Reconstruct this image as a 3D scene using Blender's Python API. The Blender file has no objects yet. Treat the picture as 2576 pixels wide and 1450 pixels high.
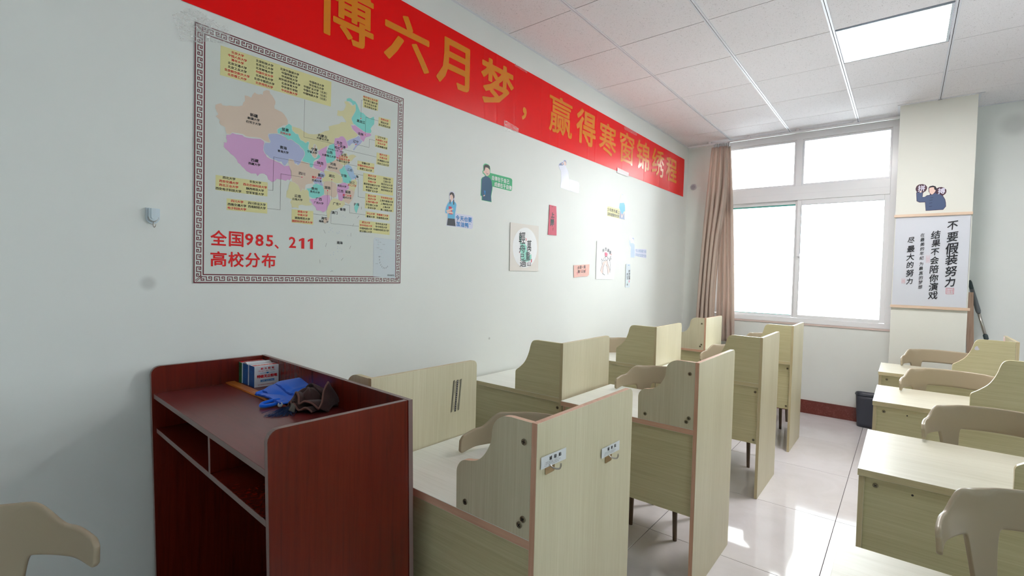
import bpy, bmesh, math, random
from math import sin, cos, pi, radians
from mathutils import Matrix, Vector
from mathutils.geometry import tessellate_polygon
random.seed(7)
SC = bpy.context.scene
COL = SC.collection

# ------------------------------------------------------------------ camera
cam_data = bpy.data.cameras.new('camera')
cam_data.sensor_width = 36.0
cam_data.lens = 16.995
cam_data.clip_start = 0.02
cam = bpy.data.objects.new('camera', cam_data)
COL.objects.link(cam)
def look(yaw, pitch, roll, loc):
    cy, sy, cp, sp = cos(yaw), sin(yaw), cos(pitch), sin(pitch)
    f = Vector((-sy * cp, cy * cp, sp)); r = Vector((cy, sy, 0)); u = r.cross(f)
    r2 = r * cos(roll) + u * sin(roll); u2 = -r * sin(roll) + u * cos(roll)
    m = Matrix.Identity(4)
    for i in range(3):
        m[i][0] = r2[i]; m[i][1] = u2[i]; m[i][2] = -f[i]; m[i][3] = loc[i]
    return m
cam.matrix_world = look(0.6822, -0.0291, 0.0249, (2.1425, 0.0, 1.42))
SC.camera = cam

# ------------------------------------------------------------------ sky, sun, exposure
EXPOSURE = 0.6
SKY = 13.0
PANEL = 36.0
PANEL_FILL = 16.0  # strength of the added unseen fill panel at the room front
w = bpy.data.worlds.new('overcast_sky'); SC.world = w; w.use_nodes = True
bg = w.node_tree.nodes['Background']
bg.inputs[0].default_value = (1.0, 0.98, 1.0, 1); bg.inputs[1].default_value = SKY
SC.view_settings.view_transform = 'Standard'
SC.view_settings.look = 'None'
SC.view_settings.exposure = EXPOSURE
SC.view_settings.gamma = 1.0
SC.view_settings.use_curve_mapping = False
SC.cycles.max_bounces = 10
SC.cycles.diffuse_bounces = 6
SC.cycles.glossy_bounces = 4
SC.cycles.transparent_max_bounces = 12
SC.cycles.sample_clamp_indirect = 8.0
SC.cycles.caustics_reflective = False
SC.cycles.caustics_refractive = False
for px_, pw_ in ((1.17, 1.76), (4.45, 2.3)):             # portals guide sky sampling through the seen window and the added unseen one
    pl = bpy.data.lights.new('window_portal', 'AREA')
    pl.shape = 'RECTANGLE'; pl.size = pw_; pl.size_y = 2.05
    pl.cycles.is_portal = True
    po = bpy.data.objects.new('window_portal', pl); COL.objects.link(po)
    po.location = (px_, 6.30, 2.0); po.rotation_euler = (radians(-90), 0, 0)

# ------------------------------------------------------------------ helpers
def lin(c):
    return tuple((x / 12.92 if x <= .04045 else ((x + .055) / 1.055) ** 2.4) for x in (v / 255. for v in c))
MATS = {}
def mat(name, rgb, rough=.5, metal=0., spec=.5, coat=0., emis=0., alpha=1.):
    if name in MATS: return MATS[name]
    m = bpy.data.materials.new(name); m.use_nodes = True
    b = m.node_tree.nodes['Principled BSDF']
    b.inputs['Base Color'].default_value = lin(rgb) + (1,)
    b.inputs['Roughness'].default_value = rough
    b.inputs['Metallic'].default_value = metal
    b.inputs['Specular IOR Level'].default_value = spec
    b.inputs['Coat Weight'].default_value = coat
    b.inputs['Alpha'].default_value = alpha
    if emis:
        b.inputs['Emission Color'].default_value = lin(rgb) + (1,)
        b.inputs['Emission Strength'].default_value = emis
    MATS[name] = m
    return m
def nodes(m):
    nt = m.node_tree
    return nt, nt.nodes['Principled BSDF']
def coords(nt, scale=(1, 1, 1), rot=(0, 0, 0), kind='Object'):
    t = nt.nodes.new('ShaderNodeTexCoord'); mp = nt.nodes.new('ShaderNodeMapping')
    mp.inputs['Scale'].default_value = scale; mp.inputs['Rotation'].default_value = rot
    nt.links.new(t.outputs[kind], mp.inputs['Vector']); return mp.outputs[0]
def noise(nt, vec, scale, detail=3, rough=.55, dist=0.):
    n = nt.nodes.new('ShaderNodeTexNoise'); n.inputs['Scale'].default_value = scale
    n.inputs['Detail'].default_value = detail; n.inputs['Roughness'].default_value = rough
    n.inputs['Distortion'].default_value = dist
    nt.links.new(vec, n.inputs['Vector']); return n.outputs['Fac']
def ramp(nt, fac, stops):
    r = nt.nodes.new('ShaderNodeValToRGB'); e = r.color_ramp.elements
    while len(e) < len(stops): e.new(.5)
    for i, (p, c) in enumerate(stops):
        e[i].position = p; e[i].color = lin(c) + (1,)
    nt.links.new(fac, r.inputs[0]); return r.outputs[0]
def mixc(nt, a, b, fac, mode='MIX'):
    x = nt.nodes.new('ShaderNodeMix'); x.data_type = 'RGBA'; x.blend_type = mode
    for v, s in ((a, 6), (b, 7)):
        if isinstance(v, tuple): x.inputs[s].default_value = v
        else: nt.links.new(v, x.inputs[s])
    if isinstance(fac, float): x.inputs[0].default_value = fac
    else: nt.links.new(fac, x.inputs[0])
    return x.outputs[2]
def bump(nt, b, h, strength, dist=.001):
    n = nt.nodes.new('ShaderNodeBump'); n.inputs['Strength'].default_value = strength
    n.inputs['Distance'].default_value = dist
    nt.links.new(h, n.inputs['Height']); nt.links.new(n.outputs[0], b.inputs['Normal'])
def wood(name, c1, c2, c3, axis, rough=.42, fine=1., coat=0., contrast=(.32, .5, .68)):
    """laminate with fine streaks running along `axis` (0 x, 1 y, 2 z)"""
    if name in MATS: return MATS[name]
    m = mat(name, c2, rough, coat=coat); nt, b = nodes(m)
    s = [42 * fine] * 3; s[axis] = 1.1
    v = coords(nt, tuple(s))
    n1 = noise(nt, v, 3.2, 5, .62, .6)
    s2 = [5.] * 3; s2[axis] = .5
    n2 = noise(nt, coords(nt, tuple(s2)), 1.6, 3, .5, .4)
    c = ramp(nt, n1, [(contrast[0], c1), (contrast[1], c2), (contrast[2], c3)])
    c2_ = ramp(nt, n2, [(.3, tuple(int(x * .93) for x in c2)), (.7, c3)])
    nt.links.new(mixc(nt, c, c2_, .35), b.inputs['Base Color'])
    bump(nt, b, n1, .12, .0006)
    return m

def bm_box(bm, x0, x1, y0, y1, z0, z1, bev=0., mi=0, M=None):
    t = bmesh.new()
    vs = [t.verts.new(p) for p in ((x0, y0, z0), (x1, y0, z0), (x1, y1, z0), (x0, y1, z0), (x0, y0, z1), (x1, y0, z1), (x1, y1, z1), (x0, y1, z1))]
    for f in ((0, 3, 2, 1), (4, 5, 6, 7), (0, 1, 5, 4), (1, 2, 6, 5), (2, 3, 7, 6), (3, 0, 4, 7)):
        t.faces.new([vs[i] for i in f])
    if bev: bmesh.ops.bevel(t, geom=t.edges[:], offset=bev, segments=2, affect='EDGES', profile=.6)
    join(bm, t, mi, M)
def join(bm, t, mi=None, M=None):
    if M is not None: bmesh.ops.transform(t, matrix=M, verts=t.verts)
    mp = {v: bm.verts.new(v.co) for v in t.verts}
    for f in t.faces:
        try: nf = bm.faces.new([mp[v] for v in f.verts])
        except ValueError: continue
        nf.material_index = f.material_index if mi is None else mi
        nf.smooth = f.smooth
    t.free()
def bm_prism(bm, pts, fr, d0, d1, bev=0., mi_face=0, mi_edge=0):
    """outline pts (u,v) on frame fr=(origin,U,V,N), from depth d0 to d1 along N"""
    O, U, V, N = fr; t = bmesh.new()
    a = [t.verts.new(O + U * u + V * v + N * d0) for u, v in pts]
    b = [t.verts.new(O + U * u + V * v + N * d1) for u, v in pts]
    n = len(pts); caps = []
    area = sum(pts[i][0] * pts[(i + 1) % n][1] - pts[(i + 1) % n][0] * pts[i][1] for i in range(n))
    o = 1 if area > 0 else -1
    c1 = t.faces.new(b[::o]); c2 = t.faces.new(a[::-o]); c1.material_index = c2.material_index = mi_face
    for i in range(n):
        j = (i + 1) % n
        f = t.faces.new([a[i], a[j], b[j], b[i]][::o]); f.material_index = mi_edge
    if bev:
        es = [e for f in (c1, c2) for e in f.edges]
        bmesh.ops.bevel(t, geom=list(set(es)), offset=bev, segments=2, affect='EDGES', profile=.6)
    join(bm, t)
def bm_tube(bm, pts, rads, seg=10, cap=True, smooth=True, mi=0):
    pts = [Vector(p) for p in pts]
    if not isinstance(rads, (list, tuple)): rads = [rads] * len(pts)
    rings = []; up = None
    for i, p in enumerate(pts):
        d = (pts[min(i + 1, len(pts) - 1)] - pts[max(i - 1, 0)]).normalized()
        if up is None: up = Vector((0, 0, 1)) if abs(d.z) < .9 else Vector((1, 0, 0))
        s = d.cross(up).normalized(); up = s.cross(d).normalized()
        rings.append([bm.verts.new(p + (s * cos(2 * pi * k / seg) + up * sin(2 * pi * k / seg)) * rads[i]) for k in range(seg)])
    for i in range(len(rings) - 1):
        for k in range(seg):
            f = bm.faces.new([rings[i][k], rings[i + 1][k], rings[i + 1][(k + 1) % seg], rings[i][(k + 1) % seg]]); f.smooth = smooth; f.material_index = mi
    if cap:
        bm.faces.new(rings[0]).material_index = mi; bm.faces.new(rings[-1][::-1]).material_index = mi
def smooth_path(path, n=6, it=3):
    pts = []
    for k in range(len(path) - 1):
        for q in range(n): pts.append(Vector(path[k]).lerp(Vector(path[k + 1]), q / n))
    pts.append(Vector(path[-1]))
    for _ in range(it): pts = [pts[0]] + [(pts[i - 1] + pts[i] * 2 + pts[i + 1]) / 4 for i in range(1, len(pts) - 1)] + [pts[-1]]
    return pts
def bm_grid(bm, f, nu, nv, closed=False, mi=0):
    g = [[bm.verts.new(f(i / nu, j / nv)) for j in range(nv + 1)] for i in range(nu + (0 if closed else 1))]
    n = len(g)
    for i in range(nu):
        for j in range(nv):
            fc = bm.faces.new([g[i][j], g[(i + 1) % n][j], g[(i + 1) % n][j + 1], g[i][j + 1]]); fc.smooth = True; fc.material_index = mi
    return g
def obj(name, bm, mats, parent=None, loc=None, rot=None):
    bmesh.ops.recalc_face_normals(bm, faces=bm.faces) if name not in FLAT else None
    me = bpy.data.meshes.new(name); bm.to_mesh(me); bm.free()
    for m in (mats if isinstance(mats, (list, tuple)) else [mats]): me.materials.append(m)
    o = bpy.data.objects.new(name, me); COL.objects.link(o)
    if parent is not None: o.parent = parent
    if loc is not None: o.location = loc
    if rot is not None: o.rotation_euler = rot
    return o
FLAT = set()
def tag(o, label=None, cat=None, group=None, kind=None):
    if label: o['label'] = label
    if cat: o['category'] = cat
    if group: o['group'] = group
    if kind: o['kind'] = kind
    return o
def thing(name, label, cat, loc=(0, 0, 0), rz=0., group=None):
    o = bpy.data.objects.new(name, None); COL.objects.link(o)
    o.empty_display_size = .1; o.location = loc; o.rotation_euler = (0, 0, rz)
    return tag(o, label, cat, group)
def copy_thing(root, loc, rz, label, group=None):
    r = root.copy(); COL.objects.link(r); r.location = loc; r.rotation_euler = (0, 0, rz); r['label'] = label
    if group: r['group'] = group
    for ch in list(root.children):
        c = ch.copy(); COL.objects.link(c); c.parent = r
        for g in list(ch.children):
            d = g.copy(); COL.objects.link(d); d.parent = c
    return r
def box(name, m, x0, x1, y0, y1, z0, z1, parent=None, bev=0.):
    bm = bmesh.new(); bm_box(bm, x0, x1, y0, y1, z0, z1, bev); return obj(name, bm, m, parent)
def round_rect(x0, x1, z0, z1, r, corners=(1, 1, 1, 1), n=5):
    """corner order: bl, br, tr, tl"""
    out = []
    for (cx, cy, a0, on) in ((x0 + r, z0 + r, 180, corners[0]), (x1 - r, z0 + r, 270, corners[1]), (x1 - r, z1 - r, 0, corners[2]), (x0 + r, z1 - r, 90, corners[3])):
        if on:
            for k in range(n + 1):
                a = radians(a0 + 90 * k / n); out.append((cx + r * cos(a), cy + r * sin(a)))
        else:
            out.append((cx + (-r if a0 in (180, 90) else r), cy + (-r if a0 in (180, 270) else r)))
    return out
X, Y, Z = Vector((1, 0, 0)), Vector((0, 1, 0)), Vector((0, 0, 1))
WALL = (Vector((0, 0, 0)), Y, Z, X)                       # left wall: u = y, v = z
PILLAR_Y = 5.62
PILF = (Vector((0, PILLAR_Y, 0)), X, Z, -Y)               # pillar front: u = x, v = z
def moved(fr, d): return (fr[0] + fr[3] * d, fr[1], fr[2], fr[3])

# lettering: glyph outlines of the built-in font, turned to flat meshes once each
GLY = {}
def glyph(ch, bold=0.):
    k = ch
    if k in GLY: return GLY[k]
    c = bpy.data.curves.new('glyph', 'FONT'); c.body = ch; c.size = 1; c.resolution_u = 2
    o = bpy.data.objects.new('glyph', c); COL.objects.link(o)
    me = bpy.data.meshes.new_from_object(o.evaluated_get(bpy.context.evaluated_depsgraph_get()))
    cnt = {}
    for p in me.polygons:
        for e in p.edge_keys: cnt[e] = cnt.get(e, 0) + 1
    r = ([(v.co.x, v.co.y) for v in me.vertices], [tuple(p.vertices) for p in me.polygons], [e for e, n in cnt.items() if n == 1])
    bpy.data.objects.remove(o); bpy.data.curves.remove(c); bpy.data.meshes.remove(me)
    GLY[k] = r; return r
def weld(r):
    """contour edges of a glyph as corner points of thin bars (em units) for a bolder cut"""
    return [(r[0][a], r[0][b]) for a, b in r[2]]
def stamp(bm, T, r, bold, mi, N):
    out = [bm.verts.new(T(x, y)) for x, y in r[0]]
    for f in r[1]:
        try: bm.faces.new([out[i] for i in f]).material_index = mi
        except ValueError: pass
    if bold:
        for n_, ((x0, y0), (x1, y1)) in enumerate(weld(r)):
            up = N * (.00001 + .000004 * n_)
            L = math.hypot(x1 - x0, y1 - y0)
            if L < 1e-5: continue
            tx, ty = (x1 - x0) / L * bold, (y1 - y0) / L * bold; k = .55
            q = [(x0 - tx * k + ty, y0 - ty * k - tx), (x1 + tx * k + ty, y1 + ty * k - tx), (x1 + tx * k - ty, y1 + ty * k + tx), (x0 - tx * k - ty, y0 - ty * k + tx)]
            bm.faces.new([bm.verts.new(T(*p) + up) for p in q]).material_index = mi
def put(bm, fr, ch, cu, cv, w, h, d, bold=0., slant=0., mi=0, rise=0.):
    r = glyph(ch); O, U, V, N = fr
    wid = 1. if ord(ch) > 255 else .56
    def T(x, y):
        x = x - wid / 2; y = y - .38
        y2 = y + rise * x; x2 = x + slant * y2
        return O + U * (cu + x2 * w) + V * (cv + y2 * h) + N * d
    stamp(bm, T, r, bold, mi, N)
def fit(bm, fr, ch, u0, u1, v0, v1, d, bold=0., mi=0):
    r = glyph(ch); O, U, V, N = fr
    xs = [p[0] for p in r[0]]; ys = [p[1] for p in r[0]]
    a, b, c, e = min(xs) - bold, max(xs) + bold, min(ys) - bold, max(ys) + bold
    stamp(bm, lambda x, y: O + U * (u0 + (x - a) / (b - a) * (u1 - u0)) + V * (v0 + (y - c) / (e - c) * (v1 - v0)) + N * d, r, bold, mi, N)
def line(bm, fr, text, cu, cv, w, h, d, bold=0., mi=0, vert=False, gap=1.):
    adv = [(1. if ord(c) > 255 else .56) for c in text]; tot = sum(adv) * gap
    p = -tot / 2
    for c, a in zip(text, adv):
        if c != ' ':
            if vert: put(bm, fr, c, cu, cv - (p + a * gap / 2) * h, w, h, d, bold, mi=mi)
            else: put(bm, fr, c, cu + (p + a * gap / 2) * w, cv, w, h, d, bold, mi=mi)
        p += a * gap
def poly(bm, fr, pts, d, mi=0):
    O, U, V, N = fr
    area = sum(pts[i][0] * pts[(i + 1) % len(pts)][1] - pts[(i + 1) % len(pts)][0] * pts[i][1] for i in range(len(pts)))
    if area < 0: pts = pts[::-1]
    vs = [bm.verts.new(O + U * u + V * v + N * d) for u, v in pts]
    if len(pts) < 5:
        bm.faces.new(vs).material_index = mi; return
    for n_, tri in enumerate(tessellate_polygon([[Vector((u, v, 0)) for u, v in pts]])):
        a, b, c = tri
        cr = (pts[b][0] - pts[a][0]) * (pts[c][1] - pts[a][1]) - (pts[c][0] - pts[a][0]) * (pts[b][1] - pts[a][1])
        if abs(cr) < 1e-12: continue
        if cr < 0: a, b = b, a
        try: bm.faces.new([vs[a], vs[b], vs[c]]).material_index = mi
        except ValueError: pass
STK = [0]
def stroke(bm, fr, pts, wd, d0, mi=0):
    for i in range(len(pts) - 1):
        STK[0] = (STK[0] + 1) % 41; d = d0 + STK[0] * .000004
        (a, b), (c, e) = pts[i], pts[i + 1]; L = math.hypot(c - a, e - b) or 1
        tx, ty = (c - a) / L * wd / 2, (e - b) / L * wd / 2
        poly(bm, fr, [(a - tx + ty, b - ty - tx), (c + tx + ty, e + ty - tx), (c + tx - ty, e + ty + tx), (a - tx - ty, b - ty + tx)], d, mi)
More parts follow.
